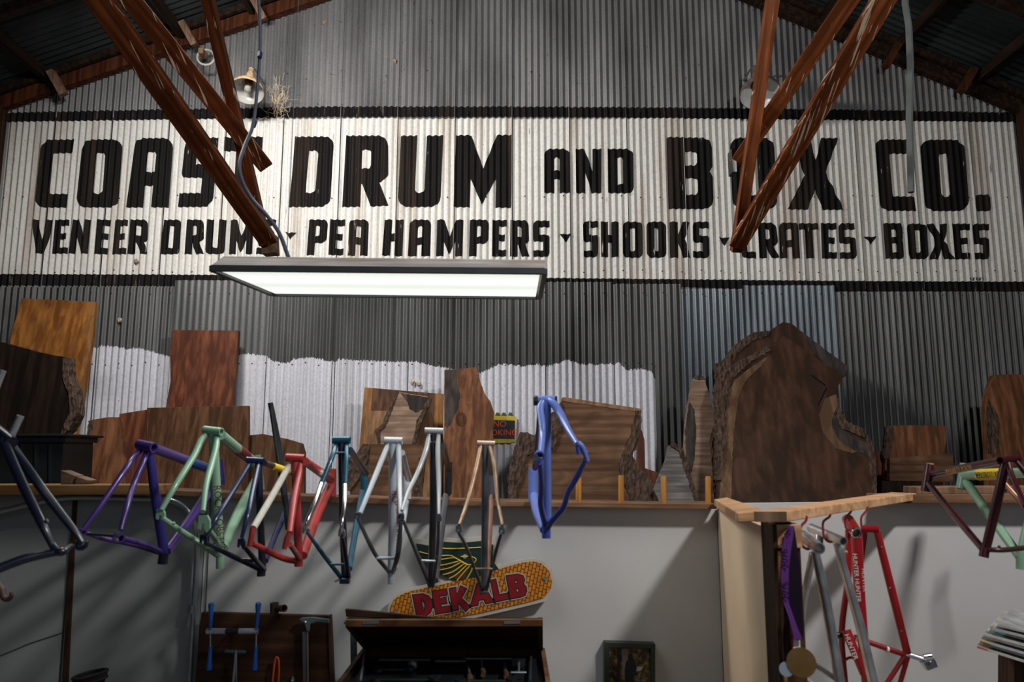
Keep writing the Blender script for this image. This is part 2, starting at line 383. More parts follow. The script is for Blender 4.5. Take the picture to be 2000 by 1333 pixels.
# ---- painted lettering
def arc(cx, cy, rx, ry, a0, a1, n=4):
    return [(cx + rx * math.cos(math.radians(lerp(a0, a1, i / n))), cy + ry * math.sin(math.radians(lerp(a0, a1, i / n)))) for i in range(n + 1)]
def rr(x0, y0, x1, y1, cx, cy, f='1111'):
    """rounded rectangle, corners TL TR BR BL"""
    L = []
    L += arc(x0 + cx, y1 - cy, cx, cy, 180, 90) if f[0] == '1' else [(x0, y1)]
    L += arc(x1 - cx, y1 - cy, cx, cy, 90, 0) if f[1] == '1' else [(x1, y1)]
    L += arc(x1 - cx, y0 + cy, cx, cy, 0, -90) if f[2] == '1' else [(x1, y0)]
    L += arc(x0 + cx, y0 + cy, cx, cy, 270, 180) if f[3] == '1' else [(x0, y0)]
    return L
def glyph(ch, t=.39, h=.20):
    cx, cy, ix, iy = .24, .14, .07, .05
    if ch == 'O': return [rr(0, 0, 1, 1, cx, cy), rr(t, h, 1 - t, 1 - h, ix, iy)]
    if ch == '.': return [rr(0, 0, 1, 1, .2, .2)]
    if ch == 'v': return [[(0, 1), (.25, .92), (.75, .92), (1, 1), (.5, 0)]]
    if ch == 'C': return [[(1, 1)] + arc(cx, 1 - cy, cx, cy, 90, 180) + arc(cx, cy, cx, cy, 180, 270) + [(1, 0), (1, h)] + arc(t + ix, h + iy, ix, iy, 270, 180) + arc(t + ix, 1 - h - iy, ix, iy, 180, 90) + [(1, 1 - h)]]
    if ch == 'A': return [[(0, 0)] + arc(cx, 1 - cy, cx, cy, 180, 90) + arc(1 - cx, 1 - cy, cx, cy, 90, 0) + [(1, 0), (1 - t, 0), (1 - t, .31), (t, .31), (t, 0)], rr(t, .51, 1 - t, 1 - h, ix, iy, '1100')]
    if ch == 'S': return [[(1, 1)] + arc(cx, 1 - cy, cx, cy, 90, 180) + arc(.12, .50, .12, .08, 180, 250) + [(1 - t, .42), (1 - t, h), (0, h), (0, 0)] + arc(1 - cx, cy, cx, cy, 270, 360) + arc(.88, .53, .12, .08, 0, 70) + [(t, .62), (t, 1 - h), (1, 1 - h)]]
    if ch == 'T': return [[(0, 1), (1, 1), (1, 1 - h), (.5 + t / 2, 1 - h), (.5 + t / 2, 0), (.5 - t / 2, 0), (.5 - t / 2, 1 - h), (0, 1 - h)]]
    if ch == 'D': return [rr(0, 0, 1, 1, cx, cy, '0110'), rr(t, h, 1 - t, 1 - h, ix, iy, '0110')]
    if ch == 'R': return [[(0, 0), (0, 1)] + arc(1 - cx, 1 - cy, cx, cy, 90, 0) + [(1, .45), (.92, .38), (.80, .34), (1, .01), (.62, 0), (t + .03, .32), (t, .33), (t, 0)], rr(t, .54, 1 - t, 1 - h, ix, iy, '0110')]
    if ch == 'P': return [[(0, 0), (0, 1)] + arc(1 - cx, 1 - cy, cx, cy, 90, 0) + arc(1 - cx, .34 + cy, cx, cy, 0, -90) + [(t, .34), (t, 0)], rr(t, .53, 1 - t, 1 - h, ix, iy, '0110')]
    if ch == 'U': return [[(0, 1), (t, 1)] + arc(t + ix, h + iy, ix, iy, 180, 270) + arc(1 - t - ix, h + iy, ix, iy, 270, 360) + [(1 - t, 1), (1, 1)] + arc(1 - cx, cy, cx, cy, 0, -90) + arc(cx, cy, cx, cy, 270, 180)]
    if ch == 'M': return [[(0, 0), (0, 1), (.27, 1), (.5, .54), (.73, 1), (1, 1), (1, 0), (.73, 0), (.73, .40), (.49, .04), (.28, .40), (.28, 0)]]
    if ch == 'N': return [[(0, 0), (0, 1), (.34, 1), (1 - t + .05, .50), (1 - t + .05, 1), (1, 1), (1, 0), (.62, 0), (t - .02, .48), (t - .02, 0)]]
    if ch == 'B': return [[(0, 0), (0, 1)] + arc(1 - cx, 1 - cy, cx, cy, 90, 0) + [(1, .60), (.92, .52), (1, .45)] + arc(1 - cx, cy, cx, cy, 0, -90), rr(t, .61, 1 - t + .04, 1 - h, ix, iy, '0110'), rr(t, h, 1 - t + .04, .43, ix, iy, '0110')]
    if ch == 'X': return [[(0, 1), (.38, 1), (.52, .70), (.64, 1), (1, 1), (.70, .52), (1, 0), (.62, 0), (.50, .29), (.36, 0), (0, 0), (.30, .48)]]
    if ch == 'V': return [[(0, 1), (.30, 1), (.42, .42), (.68, 1), (1, 1), (.55, 0), (.10, 0)]]
    if ch == 'E': return [[(0, 0), (0, 1), (1, 1), (1, 1 - h), (.47, 1 - h), (.47, .60), (.88, .60), (.88, .42), (.47, .42), (.47, h), (1, h), (1, 0)]]
    if ch == 'H': return [[(0, 0), (0, 1), (t, 1), (t, .62), (1 - t, .62), (1 - t, 1), (1, 1), (1, 0), (1 - t, 0), (1 - t, .40), (t, .40), (t, 0)]]
    if ch == 'K': return [[(0, 0), (0, 1), (t, 1), (t, .64), (.64, 1), (1, 1), (.72, .52), (1, 0), (.62, 0), (t, .40), (t, 0)]]
    if ch == 'L': return [[(0, 0), (0, 1), (t, 1), (t, h), (1, h), (1, 0)]]
    if ch == 'I': return [[(0, 0), (0, 1), (1, 1), (1, 0)]]
def drape_letter(ch, q, off=0.0075, par=None, t=.39, h=.20):
    (ax, ay), (bx, by), (cx, cy), (dx, dy) = q   # TL TR BR BL pixels
    loops = []
    for lp in glyph(ch, t, h):
        L = []
        for (u, v) in lp:
            x = lerp(lerp(dx, cx, u), lerp(ax, bx, u), v); y = lerp(lerp(dy, cy, u), lerp(ay, by, u), v)
            w = P(x, y, YW); L.append(Vector((w.x, 0, w.z)))
        loops.append(L)
    flat = [v for L in loops for v in L]
    tris = tessellate_polygon([[Vector((v.x, v.z, 0)) for v in L] for L in loops])
    bm = bmesh.new(); bv = [bm.verts.new(v) for v in flat]
    for tr in tris:
        try: bm.faces.new([bv[i] for i in tr])
        except ValueError: pass
    bmesh.ops.recalc_face_normals(bm, faces=bm.faces[:])
    xs = [v.x for v in flat]; st = PER / 8
    i = math.floor(min(xs) / st) + 1
    while i * st < max(xs):
        bmesh.ops.bisect_plane(bm, geom=bm.verts[:] + bm.edges[:] + bm.faces[:], plane_co=(i * st, 0, 0), plane_no=(1, 0, 0), dist=1e-6); i += 1
    for v in bm.verts: v.co.y = surf(v.co.x, off)
    for f in bm.faces:
        if f.normal.y > 0: f.normal_flip()
    me = bpy.data.meshes.new('painted_letter'); bm.to_mesh(me); bm.free()
    return link('painted_letter', me, M['black_paint'], wall_back, smooth=True)
big = [('C', (84, 274), (147, 273), (132, 406), (70, 406)), ('O', (162, 274), (240, 273), (232, 406), (149, 406)), ('A', (264, 271), (339, 271), (329, 406), (248, 406)),
       ('S', (362, 270), (428, 270), (415, 405), (349, 405)), ('T', (440, 269), (514, 268), (504, 405), (432, 405)), ('D', (577, 268), (654, 268), (645, 405), (564, 405)),
       ('R', (677, 266), (758, 266), (759, 404), (668, 405)), ('U', (783, 266), (866, 266), (860, 405), (777, 405)), ('M', (891, 265), (1000, 265), (998, 407), (886, 405)),
       ('A', (1063, 292), (1112, 292), (1113, 378), (1063, 378)), ('N', (1124, 292), (1174, 292), (1174, 378), (1125, 378)), ('D', (1186, 292), (1236, 292), (1237, 379), (1187, 378)),
       ('B', (1302, 269), (1390, 270), (1394, 409), (1306, 409)), ('O', (1425, 270), (1510, 270), (1518, 410), (1431, 410)), ('X', (1545, 270), (1636, 271), (1647, 411), (1537, 410)),
       ('C', (1707, 273), (1771, 274), (1788, 413), (1718, 412)), ('O', (1796, 274), (1880, 274), (1891, 413), (1806, 413)), ('.', (1904, 381), (1934, 381), (1936, 413), (1905, 413))]
small = [('V', (66, 430), (106, 430), (106, 496), (66, 496)), ('E', (109, 430), (136, 430), (132, 496), (103, 496)), ('N', (145, 430), (180, 430), (172, 496), (136, 496)),
         ('E', (191, 430), (219, 430), (210, 497), (185, 497)), ('E', (225, 430), (250, 430), (246, 497), (219, 497)), ('R', (257, 430), (289, 430), (290, 497), (251, 497)),
         ('D', (322, 430), (355, 430), (351, 497), (315, 497)), ('R', (365, 430), (399, 430), (398, 497), (360, 497)), ('U', (406, 430), (443, 430), (438, 497), (402, 497)),
         ('M', (451, 430), (497, 430), (494, 497), (447, 497)), ('S', (506, 430), (540, 430), (532, 497), (500, 497)), ('v', (558, 454), (579, 454), (578, 469), (557, 469)),
         ('P', (604, 430), (641, 430), (636, 499), (599, 499)), ('E', (646, 430), (675, 430), (671, 499), (642, 499)), ('A', (683, 430), (721, 430), (718, 500), (679, 500)),
         ('H', (752, 430), (789, 430), (786, 501), (747, 500)), ('A', (801, 430), (842, 430), (840, 501), (797, 501)), ('M', (854, 430), (905, 430), (903, 501), (852, 501)),
         ('P', (918, 430), (955, 430), (953, 501), (916, 501)), ('E', (962, 431), (990, 431), (988, 502), (961, 502)), ('R', (997, 431), (1032, 431), (1034, 502), (996, 502)),
         ('S', (1041, 432), (1073, 432), (1073, 503), (1042, 502)), ('v', (1093, 457), (1116, 457), (1116, 475), (1093, 475)), ('S', (1138, 433), (1168, 433), (1168, 503), (1140, 503)),
         ('H', (1173, 434), (1208, 434), (1208, 503), (1174, 503)), ('O', (1216, 434), (1254, 434), (1255, 504), (1216, 504)), ('O', (1262, 434), (1300, 434), (1301, 504), (1263, 504)),
         ('K', (1308, 434), (1347, 434), (1349, 504), (1309, 504)), ('S', (1352, 434), (1384, 434), (1386, 505), (1353, 504)), ('v', (1403, 464), (1425, 464), (1425, 481), (1404, 481)),
         ('C', (1445, 435), (1474, 435), (1477, 505), (1449, 505)), ('R', (1479, 436), (1514, 436), (1521, 505), (1482, 505)), ('A', (1521, 436), (1558, 436), (1562, 506), (1523, 505)),
         ('T', (1560, 437), (1598, 437), (1602, 505), (1563, 505)), ('E', (1602, 437), (1632, 437), (1633, 506), (1605, 506)), ('S', (1637, 437), (1666, 437), (1672, 507), (1641, 506)),
         ('v', (1687, 462), (1711, 462), (1712, 479), (1688, 479)), ('B', (1725, 437), (1762, 437), (1765, 507), (1730, 506)), ('O', (1768, 438), (1808, 438), (1812, 507), (1773, 507)),
         ('X', (1809, 438), (1850, 438), (1863, 507), (1815, 507)), ('E', (1857, 438), (1892, 438), (1895, 507), (1863, 507)), ('S', (1897, 438), (1930, 438), (1933, 507), (1902, 507))]
for ch, *q in big: drape_letter(ch, q)
for ch, *q in small: drape_letter(ch, q, h=.18)
for i, ch in enumerate('SIEVERT'):
    x = 1891 + i * 4.0
    drape_letter(ch, [(x + .6, 543), (x + (1.6 if ch == 'I' else 3.5), 543), (x + (1.2 if ch == 'I' else 3.1), 548.5), (x, 548.5)], t=.26, h=.16)

def text(s, org, xd, yd, size, mat, parent, name='lettering', ext=.0004):
    """flat lettering; org = centre of the text"""
    c = bpy.data.curves.new('t', 'FONT'); c.body = s; c.size = size; c.extrude = ext; c.align_x = 'CENTER'; c.align_y = 'CENTER'; c.resolution_u = 3
    o = bpy.data.objects.new('t', c); COL.objects.link(o)
    dg = bpy.context.evaluated_depsgraph_get()
    me = bpy.data.meshes.new_from_object(o.evaluated_get(dg)); bpy.data.objects.remove(o); bpy.data.curves.remove(c)
    xd, yd = Vector(xd).normalized(), Vector(yd); yd = (yd - xd * yd.dot(xd)).normalized(); zd = xd.cross(yd)
    mm = Matrix((xd, yd, zd)).transposed().to_4x4(); mm.translation = Vector(org)
    me.transform(mm); me.materials.clear()
    return link(name, me, mat, parent)

nb = MB()
for yy, st, jt in ((222, 3, 2), (386, 3, 3), (531, 3, 3), (712, 2, 3), (575, 3, 2)):
    k = int(XL / PER)
    while k * PER < XR:
        x = k * PER; k += st
        if yy == 712 and x > P(1280, 700, YW).x: break
        z = P(1000, yy + random.uniform(-jt, jt), YW).z; lw_ = z < z565
        o_, a_ = 0.006, 1
        if yy == 222: o_ = .018
        if lw_:
            for (xa, xb, oo, aa) in LOWS:
                if xa <= x < xb: o_, a_ = oo + .003, aa
        y = surf(x + 1e-4, o_, a_)
        nb.tube([(x, y + .002, z), (x, y - .004, z)], [.008, .0045], 6)
tag(nb.obj('nail_heads', plain('rusty_nail', (.06, .035, .025), .8, .3), wall_back), kind='stuff')
# ---- roof
def roof(x0, x1, name):
    vs = []; fs = []; y = 0.6; i = 0
    while y < YW + .1:
        dz = 0.012 * math.cos(i * math.pi / 3)
        vs += [(x0, y, roofz(x0) + .19 + dz), (x1, y, roofz(x1) + .19 + dz)]; i += 1; y += PER * 1.3 / 6
    n = i
    for k in range(n - 1): fs.append((2 * k, 2 * k + 1, 2 * k + 3, 2 * k + 2))
    tag(MB().add(vs, fs).obj(name, M['roof_iron'], smooth=True), kind='structure')
roof(WL - .3, APX, 'ceiling'); roof(APX, WR + .3, 'ceiling')
rafL = thing('rake_rafter', 'reddish timber rafter along the left slope of the gable', 'rafter', P(320, 110, YW - .1))
d1 = Vector((1, 0, SL)).normalized(); d2 = Vector((1, 0, -SR)).normalized()
def slopebar(xa, xb, y, dz, th, w, mat, parent, name):
    a, b = Vector((xa, y, roofz(xa) + dz)), Vector((xb, y, roofz(xb) + dz))
    return MB().bar(a, b, (0, 0, 1), w, th).obj(name, M[mat], parent, bevel=.004)
slopebar(WL + .02, APX, YW - .09, .045, .15, .09, 'timber', rafL, 'rafter_board')
slopebar(WL + .02, APX, YW - .20, .125, .07, .05, 'timber_dark', rafL, 'upper_rafter_board')
rafR = thing('rake_rafter', 'dark timber rafter along the right slope of the gable', 'rafter', P(1700, 110, YW - .1))
slopebar(APX, WR - .02, YW - .09, .045, .15, .09, 'timber_dark', rafR, 'rafter_board')
slopebar(APX, WR - .02, YW - .20, .125, .07, .05, 'timber_dark', rafR, 'upper_rafter_board')
PUR = [(-40, 'at the far left eave'), (112, 'above the first letter of the sign'), (365, 'above the white cable ring'), (500, 'beside the hanging cable'), (640, 'near the left of the roof ridge'), (1440, 'above the right lamp'),
       (1600, 'over the crossing braces'), (1740, 'left of the grey pipe'), (1890, 'right of the grey pipe'), (2020, 'at the far right eave')]
purl = []
for px, wh in PUR:
    y_ = interp([(0, 222), (645, 0)], px) if px < 1000 else interp([(1440, 0), (1992, 228)], px)
    if px < 0: y_ = 236
    q = P(px, y_, YW); q.z = roofz(q.x)
    o = MB().box((q.x, (YW + .7) / 2, q.z + .10), (.06, YW - .7 - .25, .11)).obj('purlin', M['timber_dark'], None, (q.x, 4, q.z + .1))
    tag(o, 'dark roof purlin running towards the camera ' + wh, 'purlin')
for k in range(1, 6):   # common rafters across the purlins
    y = YW - 1.35 * k
    for sx, (xa, xb) in enumerate(((WL, APX), (APX, WR))):
        a, b = Vector((xa, y, roofz(xa) + .02)), Vector((xb, y, roofz(xb) + .02))
        o = MB().bar(a, b, (0, 0, 1), .05, .10).obj('rafter', M['timber_dark'], None, tuple((a + b) / 2))
        tag(o, 'dark %s-slope roof rafter, %s from the gable wall' % (('left', 'right')[sx], ('nearest', 'second', 'third', 'fourth', 'fifth')[k - 1]), 'rafter')
for px, py, wh, m in ((368, 66, 'above the white cable ring', 'block_wood'), (112, 162, 'over the left end of the sign', 'block_wood'), (504, 16, 'beside the hanging cable', 'block_wood'),
                      (1742, 108, 'just left of the grey pipe', 'timber'), (1889, 157, 'right of the grey pipe', 'timber')):
    s = 1 if px < 1000 else -1
    a = P(px - 13 * s, py - 23, YW - .28); b = P(px + 13 * s, py + 23, YW - .22)
    o = MB().bar(a, b, (0, 1, 0), .07, .10).obj('blocking', M[m], None, tuple((a + b) / 2), bevel=.004)
    tag(o, 'short wooden block on the rafter ' + wh, 'wood block')

# ------------------------------------------------------------------ trusses hanging into view
def timbermat(name, streak, k=1.0):
    m = wood(name, (0.22 * k, 0.060 * k, 0.018 * k), (0.42 * k, 0.122 * k, 0.036 * k), 26, 'x', .55, knots=.25)
    nt = m.node_tree; b = nt.nodes['Principled BSDF']; src = b.inputs['Base Color'].links[0].from_socket
    geo = nt.nodes.new('ShaderNodeNewGeometry'); mpp = nt.nodes.new('ShaderNodeMapping'); mpp.inputs['Scale'].default_value = (75, 3, 5)
    nt.links.new(geo.outputs['Position'], mpp.inputs[0]); v = mpp.outputs[0]; n = N(nt, 'ShaderNodeTexNoise'); n.inputs['Scale'].default_value = 1; n.inputs['Detail'].default_value = 3
    nt.links.new(v, n.inputs['Vector']); r = ramp(nt, [(streak, (0, 0, 0)), (streak + .03, (1, 1, 1))]); nt.links.new(n.outputs[0], r.inputs[0])
    nt.links.new(mix(nt, r.outputs[0], src, (0.62, 0.46, 0.34)), b.inputs['Base Color'])
    return m
M['brace_shaded'] = timbermat('brace_shaded_timber', .66, .62); M['brace_shaded_streak'] = timbermat('brace_shaded_droppings', .60, .62); M['brace'] = timbermat('brace_timber', .67); M['brace_streak'] = timbermat('brace_timber_droppings', .585)  # left truss: same timber with its backlit shade put into the colour
def brace(parent, a, Ya, b, Yb, h, w, mat='brace', name='brace'):
    """a, b are the middle of the beam at its two ends"""
    pa, pb = P(*a, Ya), P(*b, Yb)
    d = (pb - pa); L = d.length; d.normalize(); up = d.cross(Vector((0.0, 1, 0))).normalized(); n = d.cross(up)
    o = MB().box((0, 0, 0), (L, h, w)).obj(name, M[mat], None, bevel=.004)   # local X runs along the grain
    o.rotation_euler = Matrix((d, up, n)).transposed().to_euler()
    o.parent = parent; o.location = (pa + pb) / 2 - parent.location
    return o
tl = thing('roof_truss', 'red-brown timber truss braces meeting above the fluorescent light', 'truss', P(527, 488, 5.3))
brace(tl, (110, -120), 3.2, (524, 470), 5.3, .115, .10, 'brace_shaded')
brace(tl, (150, -130), 3.3, (516, 322), 5.15, .105, .08, 'brace_shaded_streak')
brace(tl, (385, -90), 4.3, (518, 478), 5.28, .075, .07, 'brace_shaded')
brace(tl, (412, 208), 4.95, (440, 240), 5.0, .06, .05, 'brace_shaded', name='cleat')
brace(tl, (527, 462), 5.33, (529, 498), 5.33, .10, .10, 'block_wood', 'foot_block')
tr = thing('roof_truss', 'orange-brown timber truss braces meeting below the word BOX', 'truss', P(1437, 490, 5.1))
brace(tr, (1520, -80), 4.3, (1438, 492), 5.15, .075, .07)
brace(tr, (1755, -140), 3.6, (1440, 318), 5.15, .10, .08, 'brace')
brace(tr, (1790, -110), 3.3, (1440, 478), 5.1, .105, .09, 'brace_streak')
MB().box(P(1430, 318, 5.15), (.03, .10, .17)).obj('steel_plate', M['black'], tr)

# ------------------------------------------------------------------ partition and platform
YP = 3.70
platf = MB().box(((WL + WR) / 2, (YP + .1 + YW - .06) / 2, PLAT - .05), (WR - WL - .1, YW - YP - .2, .1)).obj('loft_platform', M['timber_dark'], None, (0, 5.5, PLAT))
tag(platf, 'dark plank loft platform behind the white partition that carries the slabs', 'platform')
def panel(pts, mat, parent, name='panel', y=YP, th=.06):
    return MB().prism([P(a, b, y) if b is not None else Vector((P(a, 1000, y).x, y, 0)) for a, b in pts], (0, th, 0)).obj(name, M[mat], parent)
part = tag(MB().box((0, YP + .10, .6), (7.6, .05, 1.2)).obj('wall_partition', M['dark_back']), kind='structure')
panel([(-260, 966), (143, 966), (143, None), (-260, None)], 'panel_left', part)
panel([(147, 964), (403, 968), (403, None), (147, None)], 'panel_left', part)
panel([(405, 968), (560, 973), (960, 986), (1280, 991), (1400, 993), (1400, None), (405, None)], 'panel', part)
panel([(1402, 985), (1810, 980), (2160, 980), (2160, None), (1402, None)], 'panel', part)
# brown cover strip between the left panels
MB().prism([P(142, 970, YP - .012), P(149, 970, YP - .012), P(131, 1345, YP - .012), P(120, 1345, YP - .012)], (0, .012, 0)).obj('trim_1', M['brown_trim'])['kind'] = 'structure'
MB().tube([P(0, 1282, YP - .004), P(60, 1257, YP - .004), P(121, 1237, YP - .004)], .002, 6).obj('panel_seam', M['black'], part)
# peg rail on top of the partition
rail = thing('peg_rail', 'long reddish wooden ledge with upright dowels on top of the white partition', 'rail', P(1000, 985, YP))
xs = [(310, 957, 967), (560, 968, 981), (780, 975, 986), (960, 979, 990), (1280, 985, 994), (1400, 985, 995)]
top = [P(x, a, 3.62) for x, a, b in xs]; bot = [P(x, b, 3.62) for x, a, b in xs]
MB().prism(top + bot[::-1], (0, .22, 0)).obj('ledge_board', M['ledge'], rail, bevel=.003)
for px, top_, base in ((1130, 932, 986), (1213, 929, 987), (1296, 931, 988), (1383, 931, 988), (1043, 925, 984), (959, 925, 982), (877, 922, 980), (796, 920, 978), (713, 915, 975), (647, 915, 972)):
    a, b = P(px, base, 3.66), P(px, top_, 3.66)
    MB().tube([a, b - Vector((0, 0, .003)), b], [.0135, .0135, .0115], 14).obj('dowel', M['dowel'], rail, smooth=True)
lb = MB().prism([P(-260, 948, 3.55), P(312, 948, 3.55), P(312, 967, 3.55), P(-260, 967, 3.55)], (0, .2, 0)).obj('ledge_board', M['ledge_yellow'], None, tuple(P(100, 957, 3.6)), bevel=.003)
tag(lb, 'yellow pine board lying along the top of the left grey panels', 'board')
# right side beams
rb = thing('ledge_beam', 'stacked weathered timbers on top of the right partition', 'beam', P(1900, 975, 3.7))
MB().prism([P(1795, 952, 3.64), P(2160, 950, 3.64), P(2160, 963, 3.64), P(1795, 966, 3.64)], (0, .15, 0)).obj('upper_timber', M['block_wood'], rb, bevel=.004)
MB().prism([P(1720, 967, 3.60), P(2160, 964, 3.60), P(2160, 984, 3.60), P(1720, 984, 3.60)], (0, .15, 0)).obj('lower_timber', M['ledge'], rb, bevel=.004)

# wing wall and diagonal board
wa, wbp = P(1401, 992, 3.69), P(1507, 1036, 2.40)
wing = MB()
wing.prism([wa, wbp, Vector((wbp.x, wbp.y, 0)), Vector((wa.x, wa.y, 0))], (.035, 0.003, 0))
tag(wing.obj('wall_wing', M['tan_panel']), kind='structure')
post = MB(); pc = P(1537, 1020, 2.42)
pc0 = P(1514, 1024, 2.40); pc1 = P(1560, 1020, 2.40)
zt = pc0.z
post.box(((pc0.x + pc1.x) / 2, 2.44, zt / 2), (pc1.x - pc0.x, .09, zt))
po = post.obj('corner_post', wood('post_brown', (.10, .045, .022), (.17, .08, .04), 24, 'z', .6), None, ((pc0.x + pc1.x) / 2, 2.44, 0), bevel=.003)
MB().box(((pc0.x + pc1.x) / 2, 2.435, zt - .035), (pc1.x - pc0.x + .002, .104, .07)).obj('top_block', M['pine'], po, bevel=.002)
MB().box((pc0.x + .004, 2.391, zt / 2 - .04), (.010, .008, zt - .08)).obj('pale_edge', M['ledge_yellow'], po)
tag(po, 'square brown post with pale top block standing at the end of the tan wing panel', 'post')
MB().box((pc0.x - .008, 2.44, zt / 2), (.012, .11, zt)).obj('edge_strip', M['brown_trim'], po)
tb = thing('diagonal_board', 'thick pine board spanning diagonally from corner post to partition with red hooks', 'board', P(1600, 985, 2.8))
A0, A1 = P(1472, 999, 2.33), P(1536, 999, 2.33)
B1 = P(1790, 964, 3.66); B0 = P(1740, 962, 3.66)
H_ = .032
vs = [A0, A1, B1, B0]; vs += [v - Vector((0, 0, H_)) for v in vs[:4]]
zc = A0.z
for v in vs[:2]: v.z = zc
MB().add(vs, [(0, 1, 2, 3), (7, 6, 5, 4), (0, 4, 5, 1), (1, 5, 6, 2), (2, 6, 7, 3), (3, 7, 4, 0)]).obj('plank', M['pine'], tb, bevel=.003)
MB().add([A0 - Vector((0, .001, .001)), A1 - Vector((0, .001, .001)), A1 - Vector((0, .001, H_ - .001)), A0 - Vector((0, .001, H_ - .001))], [(0, 1, 2, 3)]).obj('end_grain', M['block_wood'], tb)
C0, C1 = P(1395, 976, 3.6), P(1420, 972, 3.6); D1, D0 = P(1500, 998, 2.5), P(1440, 1003, 2.5)
vs = [C0, C1, D1, D0] + [v - Vector((0, 0, .03)) for v in (C0, C1, D1, D0)]
sb = MB().add(vs, [(0, 1, 2, 3), (7, 6, 5, 4), (0, 4, 5, 1), (1, 5, 6, 2), (2, 6, 7, 3), (3, 7, 4, 0)]).obj('cap_board', M['pine'], None, tuple(C0), bevel=.003)
tag(sb, 'short pine board capping the tan wing panel', 'board')
HK = plain('red_hook_vinyl', (0.28, 0.015, 0.03), .4)
def hook(pts, Y):
    MB().tube(smoothpts([P(a, b, Y) for a, b in pts]), .0042, 8).obj('hook', HK, tb, smooth=True)
hook([(1575, 1008), (1574, 1018), (1564, 1030), (1564, 1050), (1567, 1066), (1577, 1073), (1588, 1070)], 2.46)
hook([(1622, 1000), (1620, 1010), (1608, 1020), (1608, 1040), (1611, 1052), (1620, 1059), (1632, 1057)], 2.68)
hook([(1663, 992), (1662, 1000), (1652, 1012), (1651, 1025), (1654, 1034), (1662, 1038)], 2.88)
hook([(1694, 990), (1692, 998), (1683, 1010), (1682, 1022), (1684, 1034), (1692, 1040)], 3.0)

# conduit, wires
cdt = MB().tube(smoothpts([P(-60, 1010, 3.6), P(0, 999, 3.6), (P(60, 985, 3.6)), P(110, 975, 3.6), P(160, 972, 3.6), P(250, 974, 3.6), P(320, 977, 3.6), P(352, 986, 3.6), P(372, 1005, 3.6), P(383, 1035, 3.62), P(385, 1080, 3.66), P(378, 1200, 3.66), P(370, 1345, 3.66)], 5), .0125, 12).obj('conduit_pipe', M['steel'], None, tuple(P(385, 1080, 3.66)), smooth=True)
tag(cdt, 'galvanised conduit pipe bending down across the left grey panels', 'pipe')
MB().tube([P(376, 1182, 3.66), P(375, 1198, 3.66)], .019, 12).obj('coupling', M['steel'], cdt, smooth=True)
wr = MB().tube([P(411, 972, YP - .006), P(407, 1080, YP - .006), P(401, 1196, YP - .006)], .0022, 6).obj('thin_wire', M['black'], None, tuple(P(407, 1080, YP)))
tag(wr, 'thin black wire running down the partition beside the conduit', 'wire')
cb = MB().tube(smoothpts([P(500, -90, 3.6), P(505, 0, 3.6), P(508, 60, 3.6), P(507, 115, 3.6), P(502, 180, 3.6), P(494, 245, 3.55), P(480, 280, 3.5), P(468, 318, 3.4), P(472, 350, 3.35), P(490, 385, 3.3), P(518, 417, 3.2), P(545, 455, 3.15), P(563, 502, 3.1)], 6), .0085, 8).obj('hanging_cable', plain('grey_blue_cable', (.10, .12, .17), .5), None, tuple(P(505, 60, 3.6)), smooth=True)
tag(cb, 'dark flexible power cable looping down to the fluorescent light', 'cable')
for a, b in (((508, 103), (507, 112)), ((498, 238), (495, 247))):
    MB().tube([P(*a, 3.59), P(*b, 3.57)], .0115, 8).obj('tape_wrap', plain('blue_tape', (.02, .03, .12), .5), cb, smooth=True)
pp = MB().tube([P(1766, -60, 4.2), P(1768, 8, 4.2), P(1775, 52, 4.2), P(1778, 125, 4.2), P(1776, 230, 4.2), P(1779, 355, 4.2), P(1779, 376, 4.2)], .021, 4)
po2 = pp.obj('grey_pipe', plain('grey_pipe_paint', (.085, .095, .095), .5, .2), None, tuple(P(1778, 376, 4.2)))
tag(po2, 'grey square downpipe hanging in front of the letter C at right', 'pipe')
rg = thing('cable_ring', 'white cable ring hanging under the left rafter', 'ring', P(403, 112, 7.5))
MB().tube([P(402 + 17 * math.cos(a * .4), 112 + 15 * math.sin(a * .4), 7.55 - .05 * math.sin(a * .4)) for a in range(17)], .011, 8).obj('loop', plain('white_cable', (.55, .5, .44), .6), rg, smooth=True)
MB().box(P(396, 104, 7.6), (.05, .12, .06)).obj('bracket', M['block_wood'], rg)

# ------------------------------------------------------------------ enamel lamps
def lamp(px, py, Y, s, label, tilt, colr):
    c = P(px, py, Y)
    t = thing('barn_lamp', label, 'lamp', c)
    ax = Vector(tilt).normalized()      # axis pointing up out of the shade
    def lathe(prof, mat, name, flip=False, par=t):
        MB().tube([c + ax * a for a, r in prof], [r for a, r in prof], 28, cap=False).obj(name, mat, par, smooth=True)
    sh = [(-.05 * s, .158 * s), (-.045 * s, .160 * s), (.0, .15 * s), (.035 * s, .115 * s), (.06 * s, .065 * s), (.085 * s, .042 * s)]
    lathe(sh, colr, 'shade')
    lathe([(a - .004, r * .97) for a, r in sh[1:5]], plain('white_enamel', (.75, .75, .74) if px > 1000 else (.42, .41, .39), .3), 'shade_lining')
    lathe([(.08 * s, .046 * s), (.15 * s, .040 * s), (.20 * s, .036 * s), (.215 * s, .026 * s), (.27 * s, .026 * s), (.275 * s, .002)], colr, 'socket')
    MB().tube([c + ax * (.05 * s), c + ax * (.02 * s), c - ax * (.03 * s), c - ax * (.05 * s)], [.02 * s, .034 * s, .03 * s, .002], 16).obj('bulb', plain('clear_bulb', (.35, .33, .3), .1), t, smooth=True)
    MB().tube(smoothpts([c + ax * (.26 * s), c + ax * (.31 * s) + Vector((0, .03, 0)), c + ax * (.33 * s) + Vector((0, .14, .0)), Vector((c.x, YW - .02, c.z + .28 * s))]), .011, 8).obj('gooseneck', M['steel'], t, smooth=True)
